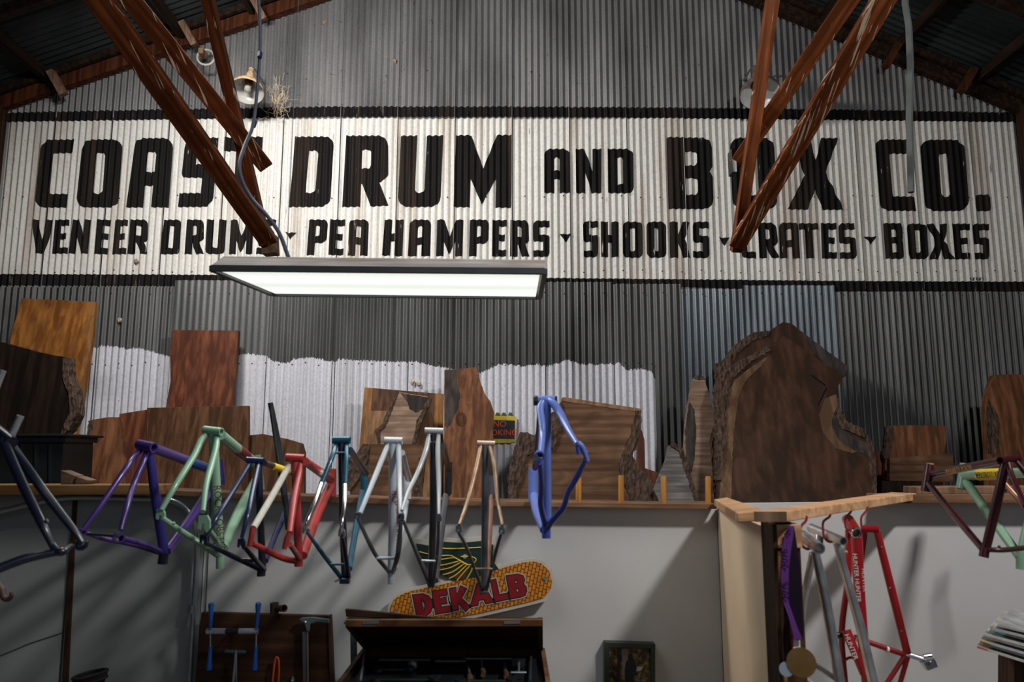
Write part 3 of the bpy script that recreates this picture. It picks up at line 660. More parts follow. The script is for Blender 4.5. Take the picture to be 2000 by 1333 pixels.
lamp(484, 172, 7.3, 1.05, 'rusty cream enamel barn lamp beside the hanging cable', (-.05, .42, 1), plain('rusty_cream_enamel', (.50, .34, .20), .6, 0, .35, 25))
lamp(1483, 176, 7.3, 1.25, 'white barn lamp with dark cap behind the right truss brace', (.05, .42, 1), plain('dark_enamel', (.16, .12, .10), .6, 0, .35, 25))
# straw nest
st = MB()
for i in range(170):
    a = P(random.gauss(541, 9), random.gauss(200, 16), YW - random.uniform(.03, .11)); d = Vector((random.gauss(0, .5), random.gauss(0, .25), random.gauss(.2, 1))).normalized() * random.uniform(.05, .13)
    st.tube([a, a + d], .0016, 3)
o = st.obj('straw_nest', plain('dry_straw', (.62, .52, .38), .8, 0, .3), None, tuple(P(541, 200, YW - .05)))
tag(o, 'pale straw of an old bird nest beside the left barn lamp', 'nest', kind='stuff')
# mud dauber nests
for i, (px, py, wh) in enumerate(((771, 120, 'near the top of the gable'), (266, 511, 'under the word VENEER'), (234, 626, 'above the white paint at left'), (806, 746, 'above the square plank'), (818, 750, 'above the golden edged plank'), (634, 44, 'near the left rafter'))):
    Yn = YW - .02
    bm = bmesh.new(); bmesh.ops.create_icosphere(bm, subdivisions=2, radius=.022)
    for v in bm.verts: v.co *= random.uniform(.7, 1.25); v.co.z *= 1.3
    me = bpy.data.meshes.new('mud_nest'); bm.to_mesh(me); bm.free()
    me.transform(Matrix.Translation(P(px, py, Yn - (.02 if py > 560 else 0))))
    o = link('mud_nest', me, plain('dried_mud', (.34, .22, .15) if py < 600 else (.55, .45, .38), .9, 0, .3, 40), None, tuple(P(px, py, Yn)))
    tag(o, 'small dried mud wasp nest on the corrugated wall ' + wh, 'nest')

# ------------------------------------------------------------------ fluorescent fixture
fx = thing('fluorescent_light', 'long hanging fluorescent light with weathered housing and glowing lens', 'light', P(750, 545, 3.0))
Yf, Yb = 2.80, 3.37
fl, fr = P(413, 530, Yf), P(1064, 536, Yf); bl, br = P(532, 579, Yb), P(1054, 585, Yb)
tfl, tfr = P(437, 501, Yf + .05), P(1066, 508, Yf + .05)
tbl = tfl + Vector((.02, .45, .0)); tbr = tfr + Vector((0, .45, 0))
HM = wood('weathered_whitewash', (.66, .62, .60), (.86, .82, .80), 26, 'x', .6, dark=(.24, .16, .14), knots=.6)
vs = [fl, fr, br, bl, tfl, tfr, tbr, tbl]
e = Vector((0, 0, .024))
vs2 = [fl + e, fr + e, br + e, bl + e, tfl, tfr, tbr, tbl]
MB().add(vs2, [(4, 5, 6, 7), (0, 4, 5, 1), (1, 5, 6, 2), (2, 6, 7, 3), (3, 7, 4, 0)]).obj('housing', HM, fx)
DM = plain('dark_steel_frame', (.07, .075, .08), .4, .5)
def framebar(a, b): MB().bar(a + Vector((0, 0, .011)), b + Vector((0, 0, .011)), (0, 0, 1), .02, .022).obj('frame_rail', DM, fx)
framebar(fl, fr); framebar(fr, br); framebar(bl, br); framebar(fl, bl)
def inset(a, b, c_, t): return a + (b - a) * t
LM = bpy.data.materials.new('glowing_lens'); LM.use_nodes = True
nt = LM.node_tree; b_ = nt.nodes['Principled BSDF']
tc = nt.nodes.new('ShaderNodeTexCoord'); sx_ = nt.nodes.new('ShaderNodeSeparateXYZ'); nt.links.new(tc.outputs['Object'], sx_.inputs[0])
wv = nt.nodes.new('ShaderNodeMath'); wv.operation = 'MULTIPLY'; wv.inputs[1].default_value = 2 * math.pi / .27; nt.links.new(sx_.outputs['Y'], wv.inputs[0])
cs = nt.nodes.new('ShaderNodeMath'); cs.operation = 'COSINE'; nt.links.new(wv.outputs[0], cs.inputs[0])
ma = nt.nodes.new('ShaderNodeMath'); ma.operation = 'MULTIPLY_ADD'; ma.inputs[1].default_value = .14; ma.inputs[2].default_value = 1.08; nt.links.new(cs.outputs[0], ma.inputs[0])
b_.inputs['Base Color'].default_value = (.8, .8, .78, 1)
b_.inputs['Emission Color'].default_value = (.93, 1.0, .91, 1)
nt.links.new(ma.outputs[0], b_.inputs['Emission Strength'])
g = .018
lens = [fl + Vector((g, g, .008)), fr + Vector((-g, g, .008)), br + Vector((-g, -g, .008)), bl + Vector((g, -g, .008))]
MB().prism(lens, (0, 0, .004)).obj('lens', LM, fx)
# the two tubes' light: an area lamp just under the lens, size of the lens
cx = sum((v for v in lens), Vector()) / 4
la = area('tube_light', tuple(cx + Vector((0, 0, -.02))), tuple(cx + Vector((0, 0, -1))), 1.1, .38, 10, (.95, 1.0, .93)); la.parent = None
for px in (560, 1000):
    a = P(px, 506, 3.0)
    o = MB().tube([a, Vector((a.x, a.y, 5.6))], .0015, 5).obj('suspension_wire', M['steel'], fx)

# ------------------------------------------------------------------ wood slabs
def densify(pts, step, jit):
    out = []
    n = len(pts)
    for i in range(n):
        a, b = pts[i], pts[(i + 1) % n]; L = math.hypot(b[0] - a[0], b[1] - a[1]); k = max(1, int(L / step)) if jit else 1
        for j in range(k):
            t = j / k; out.append((lerp(a[0], b[0], t) + (random.uniform(-jit, jit) if jit else 0), lerp(a[1], b[1], t) + (random.uniform(-jit, jit) if jit else 0)))
    return out
def slabY(py, Yb, Yt): return lerp(Yb, Yt, (1000 - py) / 400.0)
def slab(name, label, pts, Yb, Yt, th, mat, jit=0.0, cat='wood slab', group=None, parts=()):
    pts = densify(pts, 7, jit)
    wp = [P(x, y, slabY(y, Yb, Yt)) for x, y in pts]
    c = sum(wp, Vector()) / len(wp); c.z = min(p.z for p in wp)
    o = thing(name, label, cat, c, group)
    MB().prism(wp, (0, th, .0)).obj('board', mat, o, bevel=.003 if not jit else .002)
    for pn, pp_, pm, pj, dy in parts:
        q = [P(x, y, slabY(y, Yb, Yt) - dy) for x, y in densify(pp_, 5, pj)]
        MB().prism(q, (0, (th if dy >= .008 else .004) + dy * .9, 0)).obj(pn, pm, o)
    return o
def barkmat():
    m, nt, b = newmat('bark'); v = coords(nt, (1, 1, .45)); n = N(nt, 'ShaderNodeTexVoronoi'); n.inputs['Scale'].default_value = 38; nt.links.new(v, n.inputs['Vector'])
    n2 = N(nt, 'ShaderNodeTexNoise'); n2.inputs['Scale'].default_value = 30; n2.inputs['Detail'].default_value = 8; nt.links.new(v, n2.inputs['Vector'])
    r = ramp(nt, [(.3, (.025, .016, .012)), (.7, (.12, .07, .045))]); nt.links.new(n2.outputs[0], r.inputs[0]); nt.links.new(r.outputs[0], b.inputs['Base Color'])
    ad = N(nt, 'ShaderNodeMath', operation='ADD'); nt.links.new(n.outputs[0], ad.inputs[0]); nt.links.new(n2.outputs[0], ad.inputs[1])
    bump(nt, b, ad.outputs[0], 1.0, .02); b.inputs['Roughness'].default_value = .95; return m
BARK = barkmat()
w_orange = wood('orange_board', (.42, .15, .034), (.60, .25, .06), 18, 'z', .5, knots=.45, dark=(.13, .045, .02))
w_red = wood('red_brown_board', (.17, .052, .027), (.28, .095, .05), 22, 'z', .55, knots=.5, dark=(.05, .02, .014))
w_brown = wood('brown_board', (.11, .050, .026), (.19, .095, .048), 22, 'z', .5, knots=.3)
w_dark = wood('dark_slab', (.018, .012, .009), (.040, .024, .017), 16, 'z', .6)
w_mid = wood('walnut_slab', (.15, .075, .04), (.28, .15, .085), 18, 'x', .6, knots=.5)
w_warm = wood('warm_slab', (.20, .080, .036), (.36, .155, .075), 22, 'z', .55, knots=.45, dark=(.09, .035, .018))
w_pale = wood('pale_slab', (.34, .22, .155), (.50, .34, .25), 26, 'x', .7, knots=.5, dark=(.14, .085, .06))
w_tan = wood('tan_board', (.34, .18, .095), (.46, .26, .14), 22, 'z', .6, knots=.2)
w_gold = wood('golden_edge', (.40, .18, .06), (.52, .25, .09), 18, 'z', .5, knots=.1)
w_grey = wood('grey_slab', (.22, .205, .20), (.36, .33, .32), 36, 'x', .8, knots=.3)
w_wal = wood('big_walnut_slab', (.070, .032, .018), (.125, .058, .033), 10, 'z', .55, knots=.55, dark=(.03, .016, .011))
w_sap = wood('sapwood', (.19, .105, .058), (.28, .165, .095), 14, 'z', .6, knots=.2)
w_gpatch = wood('grey_patch', (.06, .05, .045), (.11, .09, .08), 20, 'z', .7)

slab('wood_slab', 'tall orange-brown plank leaning on the wall at far left', [(42, 583), (186, 590), (180, 660), (160, 790), (118, 1005), (-30, 1005), (20, 660)], 7.0, 7.55, .05, w_orange, parts=[('golden_edge', [(176, 590), (187, 590), (180, 665), (158, 800), (121, 1000), (108, 1000), (150, 790)], w_gold, 0, .004)])
slab('wood_slab', 'thick near-black live-edge slab at the far left above the bin', [(-40, 660), (0, 668), (75, 688), (128, 699), (131, 735), (142, 760), (147, 790), (146, 812), (132, 838), (116, 852), (108, 1005), (-40, 1005)], 6.3, 6.45, .12, w_dark, .8,
     parts=[('bark', [(122, 700), (130, 699), (132, 735), (144, 760), (149, 790), (148, 812), (134, 840), (118, 852), (124, 830), (136, 806), (134, 770), (122, 740)], BARK, .8, .012)])
slab('wood_slab', 'upright red-brown plank behind the wide brown board', [(335, 645), (466, 646), (463, 700), (457, 760), (452, 1000), (318, 1000), (323, 800), (333, 745), (332, 690)], 7.25, 7.6, .05, w_red)
slab('wood_slab', 'wide flat brown board with dark vertical grain behind the mint frame', [(287, 797), (485, 793), (485, 1005), (285, 1005)], 6.6, 6.9, .05, w_brown)
slab('wood_slab', 'dark board tucked between the wide brown board and the curved slab', [(233, 809), (290, 800), (290, 1005), (222, 1005)], 6.75, 7.0, .05, w_red)
slab('wood_slab', 'small live-edge walnut slab with bark above the purple frame', [(174, 822), (206, 816), (234, 815), (250, 1005), (152, 1005), (158, 960), (157, 925), (164, 890), (170, 860)], 6.55, 6.9, .06, w_warm, .5,
     parts=[('bark', [(173, 822), (182, 820), (178, 860), (170, 900), (166, 940), (160, 1000), (150, 1000), (156, 950), (155, 915), (163, 885), (169, 850)], BARK, 1.0, .012)])
slab('wood_slab', 'reddish board with a peaked top behind the black steel tube', [(485, 851), (512, 848), (560, 858), (590, 867), (595, 885), (594, 1005), (485, 1005)], 6.7, 7.0, .05, w_brown)
slab('wood_slab', 'square plank with golden edges behind the white frame', [(712, 757), (866, 770), (862, 1005), (690, 1005)], 7.15, 7.5, .045, w_brown,
     parts=[('golden_edge', [(712, 757), (728, 759), (708, 1000), (691, 1000)], w_gold, 0, .003), ('golden_edge', [(850, 769), (866, 771), (862, 1000), (842, 1000)], w_gold, 0, .003)])
slab('cutting_board', 'pale rounded board inside the golden edged plank', rr(714, 803, 845, 1003, 12, 10), 7.02, 7.35, .03, w_tan, cat='board')
slab('wood_slab', 'small pink-grey live-edge offcut leaning on the rounded board', [(774, 765), (838, 776), (829, 800), (815, 825), (806, 865), (806, 1000), (738, 1000), (742, 845), (736, 840), (750, 830), (758, 806)], 6.9, 7.2, .045, w_pale, .5,
     parts=[('bark', [(774, 763), (778, 766), (762, 808), (752, 832), (742, 842), (742, 870), (736, 866), (733, 840), (747, 826), (756, 804), (766, 780)], BARK, 1, .012),
            ('bark', [(836, 775), (843, 779), (834, 802), (822, 826), (812, 866), (806, 866), (814, 822), (826, 800)], BARK, 1, .012),
            ('grey_patch', [(782, 768), (836, 777), (826, 800), (812, 806), (800, 800), (796, 786)], w_gpatch, .6, .002)])
slab('wood_slab', 'low tan board with dark knobbly left bark edge behind the teal frame', [(716, 868), (834, 868), (828, 920), (820, 1005), (680, 1005), (684, 960), (700, 920), (712, 890)], 6.5, 6.7, .06, w_mid, .4,
     parts=[('bark', [(708, 868), (722, 868), (718, 900), (700, 935), (682, 960), (668, 950), (660, 920), (675, 895), (696, 888)], BARK, 1.2, .015),
            ('bark', [(828, 885), (824, 930), (826, 975), (808, 975), (806, 950), (815, 915), (818, 895)], BARK, 1, .004)])
slab('wood_slab', 'tall knotty slab with dark grey patch left of the no smoking sign', [(868, 723), (930, 718), (938, 745), (946, 768), (958, 785), (965, 806), (963, 830), (965, 1005), (866, 1005)], 6.95, 7.4, .06, w_warm, .3,
     parts=[('grey_patch', [(868, 724), (890, 722), (893, 745), (898, 770), (896, 795), (886, 812), (882, 828), (874, 836), (868, 832)], w_gpatch, 1, .002),
            ('knot', [(901 + 11 * math.cos(k), 820 + 14 * math.sin(k)) for k in [i * .5236 for i in range(12)]], wood('knot_wood', (.09, .035, .018), (.16, .07, .035), 60, 'z', .6), .5, .002)])
slab('wood_slab', 'broad walnut slab with bark on both edges behind the blue frame', [(1096, 783), (1102, 778), (1250, 801), (1250, 845), (1240, 870), (1226, 885), (1222, 905), (1240, 940), (1262, 1005), (992, 1005), (1000, 950), (1020, 890), (1060, 850), (1088, 815)], 6.4, 6.75, .06, w_mid, .4,
     parts=[('pale_top_edge', [(1094, 782), (1100, 776), (1253, 799), (1253, 806), (1100, 784)], w_tan, 0, .004),
            ('bark', [(1000, 1003), (992, 985), (994, 945), (990, 935), (998, 900), (1005, 872), (1018, 842), (1030, 845), (1045, 850), (1060, 825), (1085, 800), (1096, 786), (1100, 815), (1092, 850), (1080, 875), (1050, 880), (1030, 890), (1022, 925), (1008, 960), (1008, 1003)], BARK, 2, .025),
            ('bark', [(1242, 803), (1252, 802), (1252, 845), (1244, 872), (1236, 890), (1245, 910), (1262, 925), (1282, 950), (1290, 1003), (1245, 1003), (1226, 960), (1214, 930), (1210, 905), (1218, 880), (1232, 850)], BARK, 1.8, .02)])
slab('wood_slab', 'reddish board showing behind the right bark edge of the broad walnut slab', [(1246, 835), (1254, 842), (1259, 860), (1260, 915), (1290, 925), (1300, 1003), (1240, 1003)], 7.0, 7.2, .04, w_red)
slab('wood_slab', 'grey weathered pointed offcut between the dowels', [(1306, 872), (1316, 868), (1330, 878), (1340, 905), (1352, 950), (1372, 1005), (1290, 1005), (1288, 980), (1277, 958), (1290, 925), (1300, 900)], 6.3, 6.5, .05, w_grey, .4,
     parts=[('bark', [(1308, 870), (1318, 866), (1332, 876), (1344, 905), (1356, 950), (1376, 1003), (1366, 1003), (1348, 950), (1334, 905), (1326, 882)], BARK, 1.2, .012)])
slab('wood_slab', 'narrow pale spire-shaped live-edge slab left of the giant slab', [(1352, 742), (1360, 735), (1374, 738), (1384, 765), (1394, 805), (1397, 850), (1396, 900), (1400, 1005), (1362, 1005), (1345, 930), (1336, 880), (1338, 830), (1346, 780)], 6.8, 7.2, .05, w_pale, .5,
     parts=[('dark_tip', [(1356, 740), (1362, 733), (1374, 736), (1377, 742), (1366, 743)], BARK, .4, .004), ('bark', [(1392, 835), (1400, 838), (1402, 1003), (1396, 1003), (1390, 900), (1386, 860)], BARK, 1, .010),
            ('grey_patch', [(1346, 785), (1356, 800), (1360, 840), (1356, 900), (1350, 925), (1340, 900), (1338, 840)], w_gpatch, .8, .002)])
# the two giant slabs
slab('wood_slab', 'giant dark slab standing behind the largest walnut slab, peak highest of all', [(1404, 1005), (1400, 860), (1402, 780), (1400, 710), (1412, 708), (1440, 672), (1470, 652), (1503, 648), (1515, 640), (1530, 629), (1545, 632), (1563, 646), (1610, 682), (1656, 716), (1652, 735), (1638, 745), (1636, 1005)], 6.75, 7.25, .07, w_wal, .6,
     parts=[('bark', [(1398, 712), (1412, 708), (1440, 670), (1470, 650), (1503, 646), (1500, 655), (1466, 668), (1440, 690), (1424, 722), (1412, 740), (1400, 740)], BARK, 1.6, .015),
            ('grey_patch', [(1563, 646), (1656, 716), (1648, 738), (1620, 725), (1600, 700), (1575, 672)], w_gpatch, .5, .002)])
slab('wood_slab', 'largest walnut slab, broad and rounded with bark and pale sapwood', [(1402, 1005), (1404, 900), (1408, 790), (1420, 745), (1452, 712), (1500, 683), (1531, 657), (1550, 668), (1600, 705), (1636, 727), (1646, 740), (1632, 762), (1637, 790), (1634, 806), (1652, 830), (1690, 850), (1700, 880), (1704, 940), (1708, 1005)], 6.3, 6.95, .08, w_wal, .6,
     parts=[('bark', [(1397, 760), (1404, 735), (1420, 722), (1452, 702), (1500, 678), (1506, 684), (1460, 712), (1430, 738), (1422, 765), (1417, 800), (1418, 860), (1408, 940), (1400, 940), (1402, 860), (1400, 800)], BARK, 1.8, .02),
            ('sapwood', [(1422, 765), (1436, 742), (1466, 718), (1500, 697), (1486, 715), (1458, 742), (1444, 772), (1432, 850), (1428, 990), (1404, 990), (1410, 900), (1417, 820)], w_sap, .8, .002),
            ('sapwood', [(1634, 770), (1637, 790), (1626, 815), (1636, 840), (1660, 868), (1684, 880), (1664, 886), (1632, 876), (1608, 848), (1600, 810), (1612, 778)], w_sap, .8, .002),
            ('bark', [(1636, 790), (1654, 822), (1692, 842), (1688, 856), (1664, 846), (1646, 838), (1634, 815)], BARK, 1.6, .015),
            ('check_crack', [(1582, 733), (1588, 733), (1613, 752), (1611, 755)], M['hole'], 0, .002), ('check_crack', [(1613, 757), (1616, 759), (1599, 793), (1597, 791)], M['hole'], 0, .002),
            ('grey_patch', [(1628, 808), (1640, 835), (1668, 855), (1694, 866), (1698, 890), (1672, 882), (1640, 862), (1624, 832)], w_gpatch, .8, .004),
            ('bark', [(1690, 846), (1702, 860), (1710, 900), (1716, 1003), (1706, 1003), (1702, 930), (1696, 880)], BARK, 1, .01)])
slab('wood_slab', 'dark red board between the giant slab and the two small blocks', [(1702, 880), (1740, 885), (1742, 1005), (1700, 1005)], 6.9, 7.0, .05, w_red)
slab('wood_slab', 'small squarish brown slab, upper of the two at right', [(1741, 832), (1790, 831), (1848, 833), (1848, 860), (1842, 900), (1840, 1005), (1728, 1005), (1730, 870)], 6.8, 7.0, .05, w_warm, .3,
     parts=[('bark', [(1734, 834), (1745, 832), (1742, 880), (1736, 900), (1726, 895), (1730, 865)], BARK, 1, .008)])
slab('wood_slab', 'low brown plank offcut, lower of the two at right', [(1738, 895), (1862, 887), (1862, 942), (1738, 940)], 6.55, 6.6, .06, w_mid, 0)
slab('wood_slab', 'black timber lying under the low plank at right', [(1722, 940), (1830, 943), (1830, 1005), (1722, 1005)], 6.5, 6.52, .1, w_dark, .3)
slab('wood_slab', 'reddish faceted slab cut off by the right edge of the picture', [(1944, 733), (1980, 731), (2040, 736), (2050, 1005), (1935, 1005), (1932, 890), (1928, 820), (1930, 775)], 6.8, 7.1, .09, w_warm, .5,
     parts=[('bark', [(1930, 776), (1936, 790), (1948, 810), (1952, 850), (1950, 880), (1940, 890), (1930, 885), (1927, 820)], BARK, 1, .006)])
slab('plank_offcut', 'pale thin offcut lying at the foot of the orange plank', [(118, 919), (147, 930), (141, 939), (139, 948), (118, 948)], 3.62, 3.62, .08, w_pale, 0, cat='offcut')
slab('plank_offcut', 'second pale offcut, left of the small live-edge slab', [(149, 931), (172, 939), (164, 948), (145, 948)], 3.62, 3.62, .08, w_pale, 0, cat='offcut')
for o in [q for q in COL.objects if q.name.startswith('plank_offcut') and q.parent is None]:
    pass
# black bin
bn = thing('storage_bin', 'black plastic storage bin in front of the near-black slab at far left', 'bin', P(50, 1000, 5.9))
BP = plain('black_plastic', (.012, .014, .016), .4)
a, b = P(-60, 858, 5.6), P(124, 858, 5.6)
MB().prism([a, b, P(117, 1000, 5.6), P(-60, 1000, 5.6)], (0, .4, 0)).obj('body', BP, bn)
MB().prism([P(-60, 848, 5.56), P(135, 848, 5.56), P(134, 853, 5.56), P(-60, 853, 5.56)], (0, .48, 0)).obj('rim', BP, bn, bevel=.004)
MB().prism([P(-60, 853, 5.58), P(128, 853, 5.58), P(127, 864, 5.58), P(-60, 864, 5.58)], (0, .44, 0)).obj('band', BP, bn)
for px in (42, 70, 98):
    MB().bar(P(px, 866, 5.595), P(px - 1, 1000, 5.595), (1, 0, 0), .02, .012).obj('rib', BP, bn)

# no smoking sign on the wall
ns = thing('no_smoking_sign', 'small worn NO SMOKING sign in red letters on the white corrugated wall', 'sign', P(985, 838, 7.735))
YS = 7.735
MB().prism([P(x, y, YS) for x, y in [(925, 812), (975, 808), (990, 812), (1009, 815), (1008, 862), (996, 866), (925, 866)]], (0, .012, 0)).obj('yellow_backing', plain('yellow_tape', (.62, .48, .03), .5, 0, .2, 8), ns)
MB().prism([P(x, y, YS - .004) for x, y in [(927, 820), (1006, 822), (1005, 858), (927, 857)]], (0, .004, 0)).obj('black_field', plain('sign_black', (.012, .012, .012), .4), ns)
MB().prism([P(x, y, YS - .005) for x, y in [(1006, 821), (1010, 818), (1008, 861), (1005, 859)]], (0, .006, 0)).obj('white_margin', plain('sign_white', (.6, .55, .5), .5), ns)
RD = plain('sign_red', (.85, .09, .03), .5)
text('NO', P(976, 829, YS - .006), (1, 0, 0), (0, 0, 1), .085, RD, ns)
def block_text(s, x0, x1, y0, y1, Y, mat, parent, gap=.18, sk=0, name='letter', t=.32, h=.14):
    n = len(s); w = (x1 - x0) / n
    for i, ch in enumerate(s):
        a = x0 + i * w; wd = w * (1 - gap); loops = [[Vector((a + u * wd, lerp(y1, y0, v), 0)) for u, v in lp] for lp in glyph(ch, t, h)]
        flat = [p for L in loops for p in L]; tr = tessellate_polygon(loops)
        MB().add([P(p.x, p.y, Y) for p in flat], [tuple(q) for q in tr]).obj(name, mat, parent)
NG = text('SMOKING', P(975, 846, YS - .006), (1, 0, 0), (0, 0, 1), .082, RD, ns)
for x in (972, 984, 997):
    MB().prism([P(x - 5, 812, YS - .002), P(x - 2, 806, YS - .002), P(x + 3, 807, YS - .002), P(x + 6, 813, YS - .002)], (0, .008, 0)).obj('torn_flake', M['galv_low'], ns)

# ------------------------------------------------------------------ bicycle frames
def paintmat(name, col, var=.1, rough=.32): return plain(name, tuple(q * .68 for q in col), rough, 0, var, 9, coat=.4)
class Frame:
    def __init__(s, label, loc, group='bicycle frames hung by their head tubes on the peg rail'):
        s.t = thing('bicycle_frame', label, 'bicycle frame', loc, group); s.last = None; s.by = {}
    def tube(s, name, pts, r, mat, hollow=0, n=14, smooth=True, label=None):
        """pts = (px, py, Y); r in pixels at each point's depth"""
        w = [P(*p) for p in pts]
        rs = r if isinstance(r, (list, tuple)) else [r] * len(w)
        rw = [q * p[2] / F for q, p in zip(rs, pts)]
        if len(w) > 2 and smooth:
            k = 4; ww = smoothpts(w, k); rr_ = []
            for i in range(len(rw) - 1):
                for j in range(k): rr_.append(lerp(rw[i], rw[i + 1], j / k))
            rr_.append(rw[-1]); w, rw = ww, rr_
        o = MB().tube(w, rw, n, hollow=hollow).obj(name, mat, s.t, smooth=True)
        if label: o['label'] = label
        s.by.setdefault(name, o); return o
    def ring(s, parent, a, r, mat, name='cup', w=.012, dirv=(1, 0, 0)):
        c = P(*a); d = Vector(dirv).normalized() * w
        return MB().tube([c - d / 2, c + d / 2], r * a[2] / F, 16, hollow=.75).obj(name, mat, parent, smooth=True)
    def dropout(s, a, r, mat, hook_dir=1):
        c = P(*a); k = a[2] / F
        pts = [(-r, r * 1.2), (r * .5, r * 1.3), (r, r * .4), (r * 1.1, -r * .9), (r * .5, -r * 1.7), (r * .1, -r * 1.1), (r * .35, -r * .3), (-r * .3, -r * .1), (-r * .6, -r * 1.2), (-r * 1.1, -r * .9)]
        w = [c + Vector((x * k * hook_dir, 0, z * k)) for x, z in pts]
        return MB().prism(w, (0, .012, 0)).obj('dropout', mat, s.t, bevel=.001)
    def decal(s, txt, a, b, size, mat, off, name='decal', on='down_tube'):
        s.last = s.by.get(on)
        """lettering along a tube from a to b; off = metres towards the camera"""
        pa, pb = P(*a), P(*b); c = (pa + pb) / 2; d = pb - pa
        toc = (Vector((0, 0, EYE)) - c); toc = (toc - d * (toc.dot(d) / d.dot(d))).normalized()
        y = toc.cross(d.normalized())
        return text(txt, c + toc * off, d, y, size, mat, s.last or s.t, name, .0003)
purple = paintmat('purple_paint', (.075, .032, .23)); pblue = paintmat('blue_fade_paint', (.015, .06, .30)); pnavy = paintmat('indigo_paint', (.03, .022, .20))
mint = paintmat('mint_paint', (.30, .53, .37), .06); maroon = plain('maroon_decal', (.13, .012, .015), .5)
navy = paintmat('navy_paint', (.012, .022, .11)); navyd = paintmat('dark_navy_paint', (.008, .012, .035)); red = paintmat('red_primer', (.55, .045, .045), .08, .45)
whitetape = plain('white_wrap', (.56, .53, .48), .7, 0, .12, 40); teal = paintmat('teal_paint', (.015, .11, .19)); chrome = M['chrome']
wpaint = paintmat('white_frame_paint', (.66, .71, .80), .05); silver = paintmat('silver_white_paint', (.62, .63, .66), .1)
rust = plain('raw_brazed_steel', (.36, .23, .15), .45, .4, .35, 22); copper = plain('copper_steel', (.42, .22, .16), .35, .7, .2, 15); gun = plain('gunmetal', (.16, .17, .19), .3, .7, .2, 12)
lblue = paintmat('periwinkle_paint', (.17, .26, .78), .08); dblue = paintmat('deep_blue_paint', (.06, .10, .52)); black = M['black']  # dblue: darker blue for the periwinkle frame's seat stays and small fittings
burg = paintmat('burgundy_paint', (.055, .004, .010)); cred = paintmat('cherry_red_paint', (.45, .012, .02)); yel = plain('yellow_decal', (.72, .50, .02), .5); wdec = plain('white_decal', (.8, .76, .74), .5)
BB, DO, HT, SC_ = 2.95, 2.72, 3.64, 3.0

# far-left dark navy frame, nearer the camera
f = Frame('dark navy frame at the far left edge with bare steel seat post', P(15, 860, 2.2), 'frames at the left edge')
f.tube('seat_stay', [(5, 860, 2.2), (48, 955, 2.15), (80, 1020, 2.1), (103, 1068, 2.1)], [9, 9, 8, 6], navyd)
f.tube('seat_stay', [(10, 856, 2.25), (60, 925, 2.2), (100, 980, 2.2), (143, 1035, 2.2), (160, 1060, 2.2)], [8.5, 8.5, 8.5, 7, 5], navyd)
f.tube('seat_cluster', [(-14, 838, 2.25), (22, 866, 2.2)], 13, navyd)
f.tube('seat_post', [(17, 862, 2.24), (40, 813, 2.24)], 6.5, M['raw_steel'], hollow=.8)
f.tube('chain_stay', [(112, 1079, 2.1), (80, 1085, 2.08), (40, 1095, 2.05), (-30, 1122, 2.0)], [7, 8, 9, 9], navyd)
f.tube('dropout', [(98, 1058, 2.1), (110, 1076, 2.1), (122, 1078, 2.1), (136, 1068, 2.14), (143, 1068, 2.16)], [5, 8, 8, 5, 4], navyd)
f.tube('dropout', [(157, 1056, 2.2), (152, 1068, 2.2), (160, 1071, 2.2), (168, 1066, 2.2), (170, 1058, 2.2)], [6, 6, 5, 4, 3], navyd)
f.tube('brake_bridge', [(85, 1022, 2.1), (93, 1017, 2.1)], 4, navyd)
f = Frame('brown hooked dropout of a frame poking in at the lower left edge', P(5, 1165, 2.2), 'frames at the left edge')
f.tube('dropout', [(2, 1152, 2.2), (8, 1168, 2.2), (16, 1171, 2.2), (22, 1166, 2.2), (22, 1157, 2.2)], [7, 6, 5, 4, 3], plain('brown_paint', (.07, .03, .02), .5))
f.tube('chain_stay', [(-30, 1110, 2.2), (4, 1155, 2.2)], 7, plain('brown_paint', (.07, .03, .02), .5))
f.tube('seat_post', [(-12, 770, 2.3), (6, 724, 2.3)], 6, M['raw_steel'], hollow=.8)

f = Frame('purple bicycle frame fading to blue on its tubes, first on the peg rail', P(290, 870, BB))
f.tube('bottom_bracket_shell', [(271, 869, BB), (301, 875, BB - .03)], 10, purple, hollow=.72)
f.tube('chain_stay', [(279, 876, BB), (262, 893, BB - .04), (245, 917, BB - .1), (200, 983, DO + .05), (163, 1034, DO)], [5, 5.5, 6, 5.5, 4.5], purple)
f.tube('chain_stay', [(288, 876, BB), (279, 905, BB - .05), (262, 945, BB - .1), (248, 990, DO + .03), (236, 1036, DO - .02)], [5, 6, 6, 5.5, 4.5], purple)
f.tube('seat_tube', [(291, 880, BB), (305, 980, BB + .02), (321, 1082, SC_)], [8, 9, 9], pnavy)
f.tube('seat_tube_end', [(321, 1080, SC_), (318, 1102, SC_)], 9.5, navyd, hollow=.8)
f.tube('down_tube', [(300, 876, BB), (355, 897, BB + .3)], [9.5, 9.5], purple)
f.tube('down_tube', [(355, 897, BB + .3), (412, 918, HT - .1)], [9.5, 9], pblue, label='blue front section of the down tube')
f.tube('head_tube', [(427, 899, HT), (431, 948, HT)], 9, purple, hollow=.8)
f.tube('top_tube', [(424, 938, HT - .03), (382, 1000, 3.3), (325, 1078, SC_)], [9, 9, 8.5], purple)
f.tube('seat_stay', [(164, 1040, DO), (200, 1052, DO + .05), (260, 1064, DO + .15), (315, 1081, SC_)], [3.5, 4.5, 5, 5], purple)
f.tube('seat_stay', [(236, 1052, DO - .02), (262, 1058, DO + .05), (295, 1068, SC_ - .1), (317, 1080, SC_)], [5, 5, 5, 5], purple)
f.tube('axle_spacer', [(160, 1043, DO), (228, 1048, DO - .02)], 2.6, black)
f.tube('dropout', [(156, 1038, DO + .005), (164, 1040, DO - .03)], 6, purple, hollow=.6)
